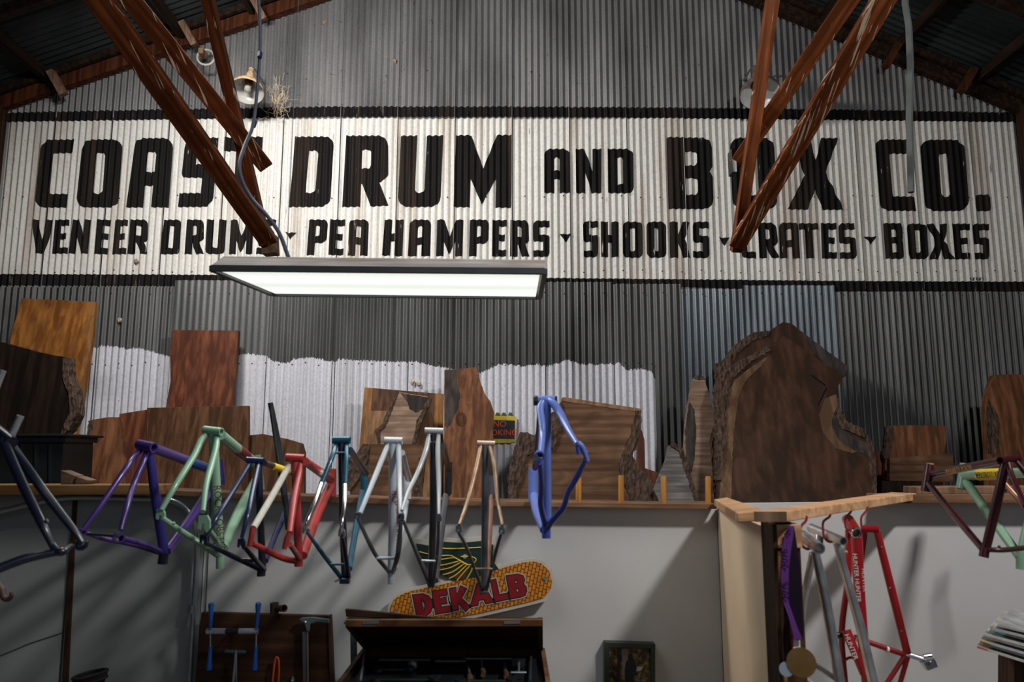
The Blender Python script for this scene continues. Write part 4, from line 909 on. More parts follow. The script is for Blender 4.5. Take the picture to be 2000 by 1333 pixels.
f.tube('dropout', [(229, 1050, DO + .02), (234, 1051, DO - .05)], 9.5, purple, hollow=.72)

f = Frame('mint green bicycle frame with maroon decals, second on the peg rail', P(415, 842, BB))
f.tube('bottom_bracket_shell', [(399, 840, BB), (433, 844, BB - .02)], 8, mint, hollow=.75)
f.tube('chain_stay', [(406, 846, BB), (392, 862, BB - .03), (378, 892, BB - .08), (345, 945, DO + .05), (315, 997, DO)], [5, 6.5, 6.5, 6, 5], mint)
f.tube('chain_stay', [(423, 846, BB), (422, 872, BB - .04), (413, 908, BB - .1), (402, 950, DO + .05), (396, 1000, DO - .02)], [5, 6.5, 6.5, 6, 5.5], mint)
f.tube('seat_tube', [(417, 850, BB), (421, 950, BB + .02), (429, 1085, SC_)], [9, 9.5, 9.5], mint)
f.tube('seat_tube_end', [(430, 1080, SC_), (430, 1111, SC_)], 7.5, mint, hollow=.8)
f.tube('down_tube', [(431, 850, BB), (462, 876, BB + .25), (498, 905, HT - .05)], [10, 10, 9.5], mint)
f.tube('decal_band', [(464, 878, BB + .26), (481, 891, BB + .4)], [10.3, 10.2], maroon)
f.tube('head_tube', [(500, 890, HT), (507, 958, HT)], 9.5, mint, hollow=.8)
f.tube('top_tube', [(500, 942, HT), (462, 1010, 3.3), (436, 1072, SC_)], [10, 10, 9.5], mint)
f.tube('seat_stay', [(317, 1012, DO), (350, 1035, DO + .05), (385, 1058, DO + .15), (424, 1084, SC_)], [4.5, 5, 5.5, 6], mint)
f.tube('seat_stay', [(402, 1028, DO), (418, 1050, DO + .1), (430, 1072, SC_)], [5, 5.5, 6], mint)
f.tube('seat_stay_bridge', [(380, 1055, DO + .1), (402, 1066, DO + .12), (420, 1064, DO + .15)], 3, mint)
f.dropout((313, 1006, DO), 8, mint); f.dropout((398, 1022, DO - .02), 11, mint)
f.tube('cable_stop', [(338, 1022, DO - .02), (341, 1024, DO - .02)], 3, mint)
f.decal('ROCK LOBSTER', (424, 955, BB), (431, 1065, SC_), .036, maroon, .025, on='seat_tube')

f = Frame('navy blue bicycle frame with yellow decal, third on the peg rail', P(498, 898, BB))
f.tube('bottom_bracket_shell', [(482, 899, BB), (515, 901, BB)], 6.5, navy, hollow=.75)
f.tube('chain_stay', [(488, 906, BB), (455, 960, BB - .1), (422, 1014, DO + .02), (402, 1048, DO)], [4.5, 5, 4.5, 3.5], navy)
f.tube('chain_stay', [(506, 906, BB), (496, 950, BB - .1), (484, 1005, DO + .02), (472, 1052, DO)], [4.5, 5.5, 5, 3.5], navy)
f.tube('seat_tube', [(505, 905, BB), (508, 1000, BB), (513, 1112, SC_)], [7, 7, 7], navyd)
f.tube('seat_tube_end', [(511, 1108, SC_), (510, 1126, SC_)], 8, navyd, hollow=.8)
f.tube('down_tube', [(516, 905, BB), (572, 924, HT - .1)], [6, 6], black)
f.tube('decal_band', [(532, 911, BB + .15), (562, 921, BB + .48)], 7.0, yel)
f.tube('head_tube', [(577, 905, HT), (580, 965, HT)], 7, navyd, hollow=.8)
f.tube('top_tube', [(576, 955, HT), (545, 1030, 3.3), (518, 1096, SC_)], [6, 6, 6], navy)
f.tube('seat_stay', [(400, 1060, DO), (450, 1085, DO + .1), (507, 1112, SC_)], [3.5, 5, 5], navyd)
f.tube('seat_stay', [(473, 1064, DO), (495, 1090, DO + .1), (516, 1113, SC_)], [3.5, 5, 5], navyd)
f.tube('brake_bridge', [(470, 1094, DO + .14), (499, 1096, DO + .14)], 3.5, navyd)
f.dropout((397, 1054, DO), 7, navyd); f.dropout((471, 1062, DO), 7, navyd)
tb_ = MB().tube([P(528, 787, 3.3), P(545, 870, 3.32), P(559, 991, 3.3), P(563, 1035, 3.3)], [.0115] * 4, 14, hollow=.8).obj('steel_tube', M['black'], None, tuple(P(559, 991, 3.3)), smooth=True)
tag(tb_, 'black steel tube sticking up behind the red frame', 'tube')

f = Frame('red bicycle frame with one stay wrapped in white, fourth on the peg rail', P(577, 895, BB))
f.tube('bottom_bracket_shell', [(559, 894, BB), (594, 896, BB)], 8, red, hollow=.75)
f.tube('chain_stay', [(565, 907, BB), (563, 914, BB)], 5.5, red)
f.tube('chain_stay_wrap', [(565, 910, BB), (530, 972, BB - .1), (495, 1032, DO)], [6, 6.5, 6.5], whitetape, label='chain stay wrapped in white tape')
f.tube('chain_stay', [(586, 905, BB), (584, 930, BB - .03), (574, 980, BB - .12), (566, 1042, DO)], [5, 6, 7, 6], red)
f.tube('dropout', [(494, 1030, DO), (492, 1045, DO), (487, 1068, DO)], [5, 6, 4.5], red)
f.tube('dropout', [(566, 1040, DO), (561, 1052, DO), (555, 1073, DO)], [5, 6, 4.5], red)
f.tube('seat_tube', [(577, 903, BB), (580, 1000, BB), (584, 1096, SC_)], [8, 8, 8], red)
f.tube('seat_tube_end', [(584, 1092, SC_), (583, 1107, SC_)], 8, red, hollow=.8)
f.tube('down_tube', [(596, 902, BB), (645, 936, HT - .05)], [8, 9], red)
f.tube('head_tube', [(648, 917, HT), (647, 970, HT)], 9, red, hollow=.8)
f.tube('top_tube', [(644, 952, HT - .02), (618, 1010, 3.3), (592, 1086, SC_)], [9, 9, 8.5], red)
f.tube('seat_stay', [(493, 1062, DO), (525, 1078, DO + .1), (556, 1092, DO + .2), (582, 1097, SC_)], [5, 6, 6, 6], red)
f.tube('seat_stay', [(566, 1064, DO), (586, 1092, SC_)], [5, 5.5], red)
f.decal('HUNTER', (600, 905, BB + .03), (637, 931, HT - .15), .033, wdec, .024)

f = Frame('teal bicycle frame with chromed stay ends, fifth on the peg rail', P(667, 857, BB))
f.tube('bottom_bracket_shell', [(650, 860, BB), (684, 860, BB)], 7.5, teal, hollow=.75)
f.tube('chain_stay', [(656, 869, BB), (648, 895, BB - .05), (628, 945, BB - .1)], [4.5, 5, 5], teal)
f.tube('chain_stay', [(677, 869, BB), (676, 900, BB - .05), (674, 948, BB - .1)], [4.5, 5, 5], teal)
f.tube('chain_stay_tip', [(628, 945, BB - .1), (614, 985, DO + .05), (600, 1018, DO), (597, 1034, DO)], [5, 4.5, 4, 3.5], chrome)
f.tube('chain_stay_tip', [(674, 948, BB - .1), (673, 985, DO + .05), (668, 1020, DO), (666, 1040, DO)], [5, 4.5, 4, 3.5], chrome)
f.tube('chain_stay_bridge', [(655, 885, BB - .04), (673, 885, BB - .04)], 2, teal)
f.tube('seat_tube', [(667, 866, BB), (669, 1000, BB), (674, 1128, SC_)], [7, 7, 7], navyd)
f.tube('down_tube', [(684, 880, BB), (714, 925, HT - .05)], [6.5, 6.5], navyd)
f.tube('head_tube', [(711, 910, HT), (712, 962, HT)], 7.5, teal, hollow=.8)
f.tube('top_tube', [(708, 960, HT), (694, 1040, 3.3), (682, 1112, SC_)], [6, 6, 6], teal)
f.tube('seat_stay', [(600, 1040, DO), (630, 1082, DO + .1), (667, 1130, SC_)], [3, 4.2, 4.2], teal)
f.tube('seat_stay', [(668, 1046, DO), (674, 1080, DO + .1), (681, 1128, SC_)], [3, 4.5, 4.5], navyd)
f.tube('brake_bridge', [(645, 1103, DO + .15), (674, 1103, DO + .15)], 2.2, teal)
f.dropout((597, 1036, DO), 6, chrome); f.dropout((667, 1042, DO), 6, chrome)
f.tube('seat_clamp', [(664, 1135, SC_ - .02), (683, 1135, SC_ - .02)], 6, navyd); f.tube('clamp_bolt', [(654, 1137, SC_ - .03), (664, 1132, SC_ - .03)], 2, chrome)

f = Frame('white bicycle frame with red lettering on the seat tube, sixth on the peg rail', P(768, 862, BB))
f.tube('bottom_bracket_shell', [(751, 861, BB), (786, 862, BB)], 7, wpaint, hollow=.75)
f.tube('chain_stay', [(758, 869, BB), (735, 925, BB - .08), (703, 1004, DO)], [5, 5.5, 4.5], wpaint)
f.tube('chain_stay', [(778, 869, BB), (780, 930, BB - .08), (782, 1006, DO)], [5.5, 5.5, 4.5], wpaint)
f.tube('seat_tube', [(767, 868, BB), (767, 1000, BB), (765, 1124, SC_)], [8, 8, 8], wpaint)
f.tube('seat_tube_end', [(765, 1120, SC_), (765, 1141, SC_)], 7.5, wpaint, hollow=.8)
f.tube('down_tube', [(785, 885, BB), (798, 936, HT - .05)], [6, 6.5], wpaint)
f.tube('head_tube', [(796, 930, HT), (795, 984, HT)], 8, wpaint, hollow=.8)
f.tube('top_tube', [(794, 978, HT), (785, 1030, 3.4), (771, 1112, SC_)], [6, 6, 6], wpaint)
f.tube('seat_stay', [(699, 1013, DO), (731, 1080, DO + .1), (762, 1120, SC_)], [3.5, 4, 4], gun)
f.tube('seat_stay', [(783, 1018, DO), (780, 1060, DO + .05), (776, 1088, DO + .1), (767, 1120, SC_)], [4, 5, 5, 4], gun)
f.tube('brake_bridge', [(735, 1091, DO + .12), (774, 1091, DO + .12)], 3, wpaint)
f.dropout((698, 1008, DO), 5, gun); f.dropout((782, 1014, DO), 6, gun)
f.decal('ROCK LOBSTER', (771, 955, BB), (770, 1075, SC_), .033, plain('red_decal', (.30, .02, .03), .5), .026, on='seat_tube')

f = Frame('silver-white bicycle frame with black seat tube, seventh on the peg rail', P(848, 843, BB))
f.tube('bottom_bracket_shell', [(830, 842, BB), (866, 843, BB)], 6.5, silver, hollow=.75)
f.tube('chain_stay', [(838, 850, BB), (832, 880, BB - .03), (815, 925, BB - .08), (797, 962, BB - .15), (785, 998, DO)], [4.5, 5, 4.5, 4, 3], silver)
f.tube('chain_stay', [(856, 850, BB), (855, 885, BB - .04), (857, 950, BB - .12), (857, 1006, DO)], [4.5, 5, 4.5, 3], silver)
f.tube('chain_stay_bridge', [(838, 864, BB - .01), (855, 864, BB - .01)], 2, rust)
f.tube('seat_tube', [(846, 850, BB), (846, 1000, BB), (842, 1146, SC_)], [7, 7, 7], black)
f.tube('down_tube', [(865, 872, BB), (876, 917, HT - .05)], [6, 6], black)
f.tube('head_tube', [(876, 903, HT), (875, 966, HT)], 7, black, hollow=.8)
f.tube('top_tube', [(871, 968, HT), (862, 1040, 3.3), (850, 1135, SC_)], [6, 6.5, 6], gun)
f.tube('seat_stay', [(786, 1014, DO), (812, 1078, DO + .12), (840, 1146, SC_)], [3, 3.6, 3.6], gun)
f.tube('seat_stay', [(857, 1016, DO), (854, 1080, DO + .12), (845, 1146, SC_)], [3, 3.6, 3.6], gun)
f.tube('brake_bridge', [(824, 1096, DO + .13), (851, 1097, DO + .13)], 2.2, chrome)
f.dropout((784, 1008, DO), 5, gun); f.dropout((857, 1012, DO), 5, gun)

f = Frame('raw brown brazed steel bicycle frame, eighth on the peg rail', P(950, 866, BB))
f.tube('bottom_bracket_shell', [(932, 866, BB), (967, 867, BB)], 5, plain('pale_brazed', (.55, .42, .32), .5, .2, .2, 20), hollow=.75)
f.tube('chain_stay', [(939, 872, BB), (930, 915, BB - .05), (915, 974, BB - .12), (897, 1026, DO)], [4, 4.5, 4.2, 3.2], rust)
f.tube('chain_stay', [(956, 872, BB), (965, 907, BB - .05), (970, 965, BB - .12), (981, 1027, DO)], [4, 4.5, 4.2, 3.2], rust)
f.tube('seat_tube', [(947, 870, BB), (947, 1000, BB), (946, 1158, SC_)], [6.5, 6.5, 6.5], gun)
f.tube('down_tube', [(952, 870, BB), (960, 925, HT - .05)], [5, 5], gun)
f.tube('head_tube', [(960, 918, HT), (959, 976, HT)], 7, gun, hollow=.8)
f.tube('top_tube', [(960, 968, HT), (957, 1040, 3.3), (950, 1135, SC_)], [4.5, 4.5, 4.5], copper)
f.tube('seat_stay', [(895, 1040, DO), (912, 1072, DO + .08), (944, 1158, SC_)], [3, 3.3, 3.3], gun)
f.tube('seat_stay', [(979, 1042, DO), (968, 1080, DO + .08), (950, 1154, SC_)], [3, 3.3, 3.3], gun)
f.tube('brake_bridge', [(928, 1112, DO + .13), (962, 1112, DO + .13)], 2.2, rust)
f.dropout((896, 1034, DO), 5.5, gun); f.dropout((980, 1036, DO), 5.5, gun)
f.tube('clamp_bolt', [(940, 1157, SC_ - .02), (953, 1157, SC_ - .02)], 3, gun)

f = Frame('periwinkle blue frame with curved stays, last on the peg rail', P(1067, 783, BB))
f.tube('bottom_bracket_shell', [(1050, 782, BB), (1083, 782, BB)], 8.5, lblue, hollow=.7)
f.ring(f.t, (1046, 783, BB), 10, black, 'bearing_cup', .016); f.ring(f.t, (1086, 783, BB), 9, black, 'bearing_cup', .008)
f.tube('chain_stay', [(1068, 780, BB), (1081, 789, BB - .02), (1095, 810, BB - .05), (1110, 840, BB - .12), (1127, 868, DO)], [6, 8, 8, 6.5, 5], lblue)
f.tube('chain_stay', [(1062, 780, BB), (1055, 797, BB - .02), (1059, 830, BB - .06), (1059, 855, BB - .1), (1056, 888, DO)], [6, 7.5, 7, 6.5, 6], lblue)
f.tube('seat_tube', [(1068, 785, BB), (1068, 900, BB), (1068, 1022, SC_)], [8.5, 8.5, 9], lblue)
f.tube('seat_tube_end', [(1067, 1016, SC_), (1067, 1052, SC_)], 8.5, dblue, hollow=.8)
f.tube('down_tube', [(1056, 790, BB), (1052, 850, 3.3), (1045, 915, HT - .05)], [6.5, 6, 5.5], pnavy)
f.tube('head_tube', [(1042, 914, HT), (1041, 986, HT)], 9.5, lblue, hollow=.8)
f.tube('top_tube', [(1043, 968, HT), (1048, 1000, 3.4), (1062, 1036, SC_)], [9, 9, 7.5], lblue)
f.tube('seat_stay', [(1144, 897, DO), (1128, 930, DO + .05), (1110, 962, DO + .1), (1101, 990, DO + .15), (1080, 1016, DO + .22), (1069, 1032, SC_)], [5, 6, 5.5, 5.5, 6, 6], dblue)
f.tube('seat_stay', [(1055, 905, DO), (1058, 950, DO + .08), (1056, 985, DO + .15), (1065, 1026, SC_)], [5, 5.5, 5.5, 6], dblue)
f.tube('dropout', [(1054, 888, DO + .02), (1054, 892, DO - .04)], 9.5, dblue, hollow=.7)
f.tube('dropout', [(1128, 866, DO), (1137, 874, DO), (1143, 888, DO), (1148, 902, DO)], [7, 6, 5, 4], lblue)
f.tube('brake_mount', [(1128, 872, DO), (1131, 888, DO)], 5, dblue); f.tube('brake_mount', [(1141, 886, DO), (1149, 884, DO)], 3, lblue)
f.decal('LOBSTER', (1046, 905, 3.55), (1049, 872, 3.4), .028, plain('green_decal', (.10, .32, .12), .5), .016)

# right-hand frames
f = Frame('dark burgundy bicycle frame hung by its head tube at far right', P(1813, 930, 3.2), 'frames at the right edge')
RB = 2.6
f.tube('head_tube', [(1816, 908, 3.2), (1808, 960, 3.2)], 9, burg, hollow=.8)
f.tube('wood_plug', [(1816, 905, 3.2), (1816, 912, 3.2)], 7, M['dowel'])
f.tube('down_tube', [(1822, 926, 3.18), (1955, 901, RB)], [7.5, 8], burg)
f.tube('top_tube', [(1814, 946, 3.18), (1866, 1010, 2.9), (1920, 1074, RB + .05)], [6, 6.5, 6.5], burg)
f.tube('seat_tube', [(1964, 900, RB), (1945, 990, RB + .02), (1925, 1074, RB + .05)], [8, 9, 8], burg)
f.tube('seat_tube_end', [(1924, 1070, RB + .05), (1921, 1089, RB + .05)], 8.5, burg, hollow=.8)
f.tube('bottom_bracket_shell', [(1953, 900, RB - .02), (1988, 896, RB + .04)], 7, burg, hollow=.75)
f.tube('chain_stay', [(1968, 902, RB), (1978, 935, RB - .05), (2003, 990, RB - .2)], [5, 5.5, 5], burg)
f.tube('chain_stay', [(1982, 899, RB + .03), (2012, 935, RB)], [5, 6], burg)
f.tube('seat_stay', [(1922, 1074, RB + .05), (1960, 1075, RB), (2010, 1070, RB - .1)], [4.5, 5, 5], burg)
f.decal('ROCK LOBSTER', (1940, 905, RB + .05), (1830, 925, 3.1), .030, plain('gold_decal', (.30, .14, .02), .5), .019)
f.tube('cable_stop', [(1950, 1069, RB - .02), (1953, 1069, RB - .02)], 3, burg)

f = Frame('mint green bicycle frame with yellow lettering behind the burgundy one', P(1886, 930, 3.4), 'frames at the right edge')
f.tube('head_tube', [(1887, 907, 3.4), (1879, 956, 3.4)], 11, mint, hollow=.8)
f.tube('down_tube', [(1887, 929, 3.38), (2015, 923, 2.9)], [9.5, 9.5], mint)
f.tube('top_tube', [(1888, 943, 3.38), (1935, 1010, 3.1), (1993, 1090, 2.9)], [8, 8.5, 8.5], mint)
f.tube('seat_tube_end', [(1994, 1078, 2.9), (1994, 1113, 2.9)], 8.5, mint, hollow=.8)
f.tube('seat_tube', [(1994, 1085, 2.9), (2030, 925, 2.9)], 8, mint)
f.tube('decal_band', [(1912, 928, 3.28), (1958, 926, 3.1)], 10.8, yel)
f.decal('ROCK LOBSTER', (1990, 925, 2.98), (1908, 928, 3.3), .034, black, .0255)
f = Frame('copper coloured frame tube crossing behind the burgundy frame', P(1975, 960, 3.3), 'frames at the right edge')
f.tube('top_tube', [(1962, 945, 3.3), (2015, 1004, 3.2)], 5.5, copper); f.tube('head_tube', [(1962, 930, 3.32), (1960, 962, 3.32)], 6, copper, hollow=.8)

# frames on the red hooks
g2 = 'frames hung on the red hooks'
st_ = M['raw_steel']
f = Frame('bare steel frame on the first red hook beside the post', P(1585, 1060, 2.45), g2)
f.tube('head_tube', [(1568, 1048, 2.55), (1600, 1072, 2.38)], 11.5, st_, hollow=.82)
f.tube('down_tube', [(1592, 1078, 2.45), (1614, 1180, 2.45), (1642, 1345, 2.45)], [8, 9.5, 9.5], st_)
f.tube('top_tube', [(1588, 1082, 2.48), (1574, 1150, 2.55), (1566, 1210, 2.6)], [7, 6.5, 6], st_)
f.tube('seat_stay', [(1592, 1300, 2.5), (1634, 1328, 2.45)], 5, st_); f.tube('seat_stay', [(1560, 1320, 2.5), (1600, 1345, 2.45)], 5, st_)
f = Frame('bare steel frame on the second red hook', P(1630, 1050, 2.68), g2)
f.tube('head_tube', [(1584, 1032, 2.8), (1648, 1058, 2.6)], 8.5, st_, hollow=.8)
f.tube('down_tube', [(1634, 1062, 2.65), (1662, 1160, 2.65), (1684, 1240, 2.65), (1708, 1345, 2.65)], [7, 8, 9, 9], st_)
f.tube('top_tube', [(1600, 1045, 2.75), (1599, 1062, 2.74)], 8, st_)
f.tube('cable_stop', [(1650, 1078, 2.62), (1654, 1080, 2.62)], 3, st_)
f = Frame('cherry red bicycle frame with white lettering on the third red hook', P(1672, 1040, 2.95), g2)
f.tube('head_tube', [(1656, 1016, 3.0), (1672, 1041, 2.85)], 11, cred, hollow=.8); f.ring(f.t, (1672, 1041, 2.845), 11, chrome, 'headset_ring', .006, (.3, -1, -.4))
f.tube('bottom_bracket_shell', [(1682, 1034, 2.95), (1717, 1034, 2.92)], 7, cred, hollow=.75)
f.tube('seat_tube', [(1713, 1040, 2.92), (1742, 1155, 2.92), (1772, 1277, 2.92)], [7, 7.5, 7], cred)
f.tube('down_tube', [(1673, 1050, 2.9), (1680, 1180, 2.9), (1694, 1345, 2.9)], [10, 10, 9], cred)
f.tube('chain_stay', [(1657, 1036, 2.97), (1656, 1130, 2.97), (1644, 1235, 2.97), (1652, 1345, 2.97)], [6, 6, 5.5, 5], cred)
f.tube('chain_stay', [(1690, 1040, 2.97), (1680, 1110, 2.97)], 5, cred)
f.tube('top_tube', [(1668, 1245, 2.94), (1768, 1280, 2.92)], 5, cred)
f.tube('fork_blade', [(1652, 1232, 2.88), (1672, 1280, 2.86), (1686, 1318, 2.86)], [9, 8, 6], cred)
f.tube('seat_stay', [(1768, 1280, 2.92), (1726, 1345, 2.92)], 4.5, cred); f.tube('seat_stay', [(1773, 1283, 2.92), (1755, 1345, 2.92)], 4.5, cred)
f.tube('fork_bridge', [(1650, 1290, 2.95), (1662, 1285, 2.95), (1676, 1292, 2.95)], 2.5, cred)
f.tube('axle', [(1632, 1241, 2.9), (1645, 1243, 2.9)], 6, black)
f.tube('seat_post', [(1773, 1279, 2.92), (1808, 1290, 2.9)], 5, chrome)
f.tube('clamp', [(1804, 1284, 2.9), (1818, 1282, 2.9)], 5, chrome)
MB().prism([P(x, y, 2.88) for x, y in ((1802, 1296), (1826, 1287), (1833, 1304), (1812, 1312))], (0, .03, 0)).obj('saddle_clamp_plate', chrome, f.t, bevel=.003)
MB().tube([P(1821, 1299, 2.879), P(1821, 1299, 2.86)], .009, 12).obj('clamp_bolt', gun, f.t, smooth=True)
for k in ((1733, 1275), (1676, 1250)): f.tube('lug_band', [(k[0] - 2, k[1] - 6 if k[0] > 1700 else k[1] - 2, 2.92), (k[0] + 2, k[1] - 5 if k[0] > 1700 else k[1], 2.92)], 5.6, wdec)
f.decal('HUNTER HUNTER', (1668, 1070, 2.9), (1678, 1185, 2.9), .021, wdec, .022)
f.decal('HUNTER', (1683, 1075, 2.9), (1692, 1190, 2.9), .021, wdec, .022)
f.decal('HUNTER', (1652, 1238, 2.88), (1672, 1288, 2.86), .022, wdec, .022, on='fork_blade')
for k in ((1721, 1070), (1738, 1150), (1760, 1234)): f.tube('bottle_boss', [(k[0] - 1, k[1], 2.90), (k[0] + 1, k[1], 2.90)], 2.4, black)

# ------------------------------------------------------------------ medals
def ribbon(pts, Y, mat, parent, name='ribbon'):
    n = len(pts); vs = []
    for (xl, xr, y) in pts: vs += [P(xl, y, Y), P(xr, y, Y + .006)]
    vs += [v + Vector((0, .0016, 0)) for v in vs[:2 * n]]
    fs = [(2 * i, 2 * i + 1, 2 * i + 3, 2 * i + 2) for i in range(n - 1)] + [(2 * n + 2 * i, 2 * n + 2 * i + 2, 2 * n + 2 * i + 3, 2 * n + 2 * i + 1) for i in range(n - 1)]
    return MB().add(vs, fs).obj(name, mat, parent)
md = thing('medal', 'bronze medal on a long purple ribbon printed 2016 hanging on the post', 'medal', P(1545, 1030, 2.36))
pur = plain('purple_ribbon', (.10, .03, .17), .7); pdk = plain('dark_ribbon', (.012, .006, .018), .7)
ribbon([(1540, 1551, 1028), (1533, 1550, 1045), (1527, 1545, 1075), (1525, 1541, 1110), (1526, 1540, 1150), (1531, 1541, 1180), (1540, 1550, 1205), (1546, 1558, 1228), (1552, 1568, 1250)], 2.35, pur, md)
ribbon([(1543, 1551, 1029), (1546, 1556, 1060), (1541, 1563, 1110), (1541, 1566, 1160), (1541, 1567, 1200), (1548, 1569, 1230), (1556, 1569, 1251)], 2.365, pdk, md)
text('2016', P(1533, 1092, 2.348), (0, 0, 1), (-1, 0, 0), .028, pdk, md); text('2016', P(1534, 1155, 2.348), (0, 0, 1), (-1, 0, 0), .026, pdk, md)
text('20', P(1538, 1040, 2.348), (.1, 0, 1), (-1, 0, 0), .024, pdk, md)
MB().tube([P(1565, 1295, 2.34), P(1565, 1295, 2.336)], [26.5 * 2.34 / F, 26 * 2.34 / F], 32).obj('medal_disc', plain('bronze', (.20, .11, .035), .45, .6), md, smooth=True)
md2 = thing('medal', 'small silver medal on a red white and blue ribbon behind the bronze one', 'medal', P(1550, 1250, 2.38))
ribbon([(1547, 1562, 1240), (1548, 1563, 1262), (1550, 1564, 1280)], 2.375, wdec, md2); ribbon([(1545, 1551, 1240), (1548, 1553, 1280)], 2.372, plain('red_ribbon', (.45, .03, .05), .6), md2)
MB().tube([P(1536, 1308, 2.37), P(1536, 1308, 2.365)], 13 * 2.37 / F, 20).obj('medal_disc', plain('silver_medal', (.5, .55, .62), .3, .8), md2, smooth=True)
MB().tube(smoothpts([P(1536, 1205, 2.372), P(1532, 1240, 2.372), P(1534, 1280, 2.372), P(1536, 1297, 2.372)]), .004, 6).obj('dark_cord', pdk, md2)

# ------------------------------------------------------------------ ear of corn sign
YK = 3.64
ws = thing('winged_ear_sign', 'die-cut sign of a winged yellow corn ear lettered DEKALB on the partition', 'sign', P(920, 1200, YK))
def c9(pts): return [(680 + x / 4.0025, 1000 + y / 4.0025) for x, y in pts]
def flatp(pts, Y, th, mat, name, par=ws): return MB().prism([P(x, y, Y) for x, y in pts], (0, th, 0)).obj(name, mat, par)
cream = plain('cream_border', (.48, .44, .38), .55, 0, .12, 10)
ear = c9([(330, 860), (308, 800), (316, 735), (345, 670), (420, 622), (520, 592), (640, 566), (780, 540), (1000, 490), (1190, 420), (1330, 380), (1450, 365), (1530, 385), (1590, 450), (1614, 540), (1606, 620), (1545, 700), (1370, 745), (1200, 785), (1000, 830), (820, 860), (600, 890)])
earin = c9([(345, 840), (325, 800), (332, 745), (360, 685), (430, 640), (530, 612), (660, 585), (800, 555), (1000, 515), (1190, 447), (1330, 405), (1440, 388), (1510, 405), (1570, 460), (1592, 540), (1585, 600), (1530, 672), (1370, 715), (1180, 758), (990, 800), (820, 832), (600, 865)])
wing = c9([(505, 235), (520, 213), (612, 222), (628, 180), (660, 175), (700, 205), (760, 202), (870, 216), (960, 202), (1060, 194), (1130, 208), (1158, 240), (1158, 350), (1180, 400), (1230, 440), (1230, 520), (760, 560), (700, 540), (640, 505), (600, 440), (540, 360), (500, 285)])
wingin = c9([(530, 250), (640, 268), (740, 236), (880, 246), (1040, 230), (1136, 262), (1126, 380), (1192, 470), (1182, 510), (1080, 520), (1000, 556), (850, 552), (770, 520), (700, 480), (625, 460), (580, 370), (542, 295)])
flatp(wing, YK + .012, .014, cream, 'wing_border'); flatp(ear, YK + .004, .016, cream, 'ear_border')
flatp(wingin, YK + .0005, .012, plain('dark_green_print', (.008, .028, .024), .45), 'green_wing')
km, nt, b_ = newmat('corn_kernel_print')
v = coords(nt, (1, 1, 1), (math.radians(90), 0, 0)); mp2 = nt.nodes.new('ShaderNodeMapping'); mp2.inputs['Rotation'].default_value = (0, 0, math.radians(78)); nt.links.new(v, mp2.inputs[0])
bk = nt.nodes.new('ShaderNodeTexBrick'); nt.links.new(mp2.outputs[0], bk.inputs['Vector'])
bk.inputs['Color1'].default_value = (.55, .26, .022, 1); bk.inputs['Color2'].default_value = (.45, .19, .015, 1); bk.inputs['Mortar'].default_value = (.22, .022, .008, 1)
bk.inputs['Scale'].default_value = 1; bk.inputs['Brick Width'].default_value = .027; bk.inputs['Row Height'].default_value = .0165; bk.inputs['Mortar Size'].default_value = .0028; bk.inputs['Mortar Smooth'].default_value = .4
nt.links.new(bk.outputs[0], b_.inputs['Base Color']); b_.inputs['Roughness'].default_value = .4
flatp(earin, YK - .001, .005, km, 'kernel_print')
yl = plain('gold_line', (.66, .42, .02), .5); mr = plain('maroon_feather', (.10, .02, .02), .5)
for L in ([(730, 288), (850, 290), (1040, 280)], [(555, 315), (640, 335), (720, 345), (805, 345), (850, 372)], [(600, 380), (700, 378), (820, 362), (850, 372)], [(640, 425), (740, 418), (840, 395), (870, 385)],
          [(690, 462), (790, 442), (880, 398)], [(740, 495), (820, 470), (910, 405)], [(790, 525), (850, 490), (930, 415)], [(850, 540), (900, 480), (950, 425)], [(925, 530), (960, 470), (970, 440)],
          [(805, 345), (870, 380), (950, 418), (1000, 378), (960, 352), (880, 352)], [(870, 385), (930, 420)]):
    pts = [P(*c, YK - .0015) for c in c9(L)]
    MB().tube(smoothpts(pts, 4) if len(pts) > 2 else pts, .0028, 4).obj('gold_line', yl, ws)
for L in ([(700, 440), (780, 428), (770, 438), (700, 452)], [(760, 482), (830, 455), (850, 460), (780, 500)], [(820, 515), (880, 450), (890, 460), (850, 525)], [(880, 530), (920, 460), (930, 470), (910, 525)]):
    flatp(c9(L), YK - .0008, .002, mr, 'maroon_feather')
MB().tube([P(*c9([(912, 350)])[0], YK - .002), P(*c9([(912, 350)])[0], YK + .004)], .010, 16).obj('mount_bolt', M['steel'], ws)
for q in ((375, 788), (1538, 522)): MB().tube([P(*c9([q])[0], YK - .006), P(*c9([q])[0], YK + .002)], .009, 12).obj('mount_bolt', gun, ws)
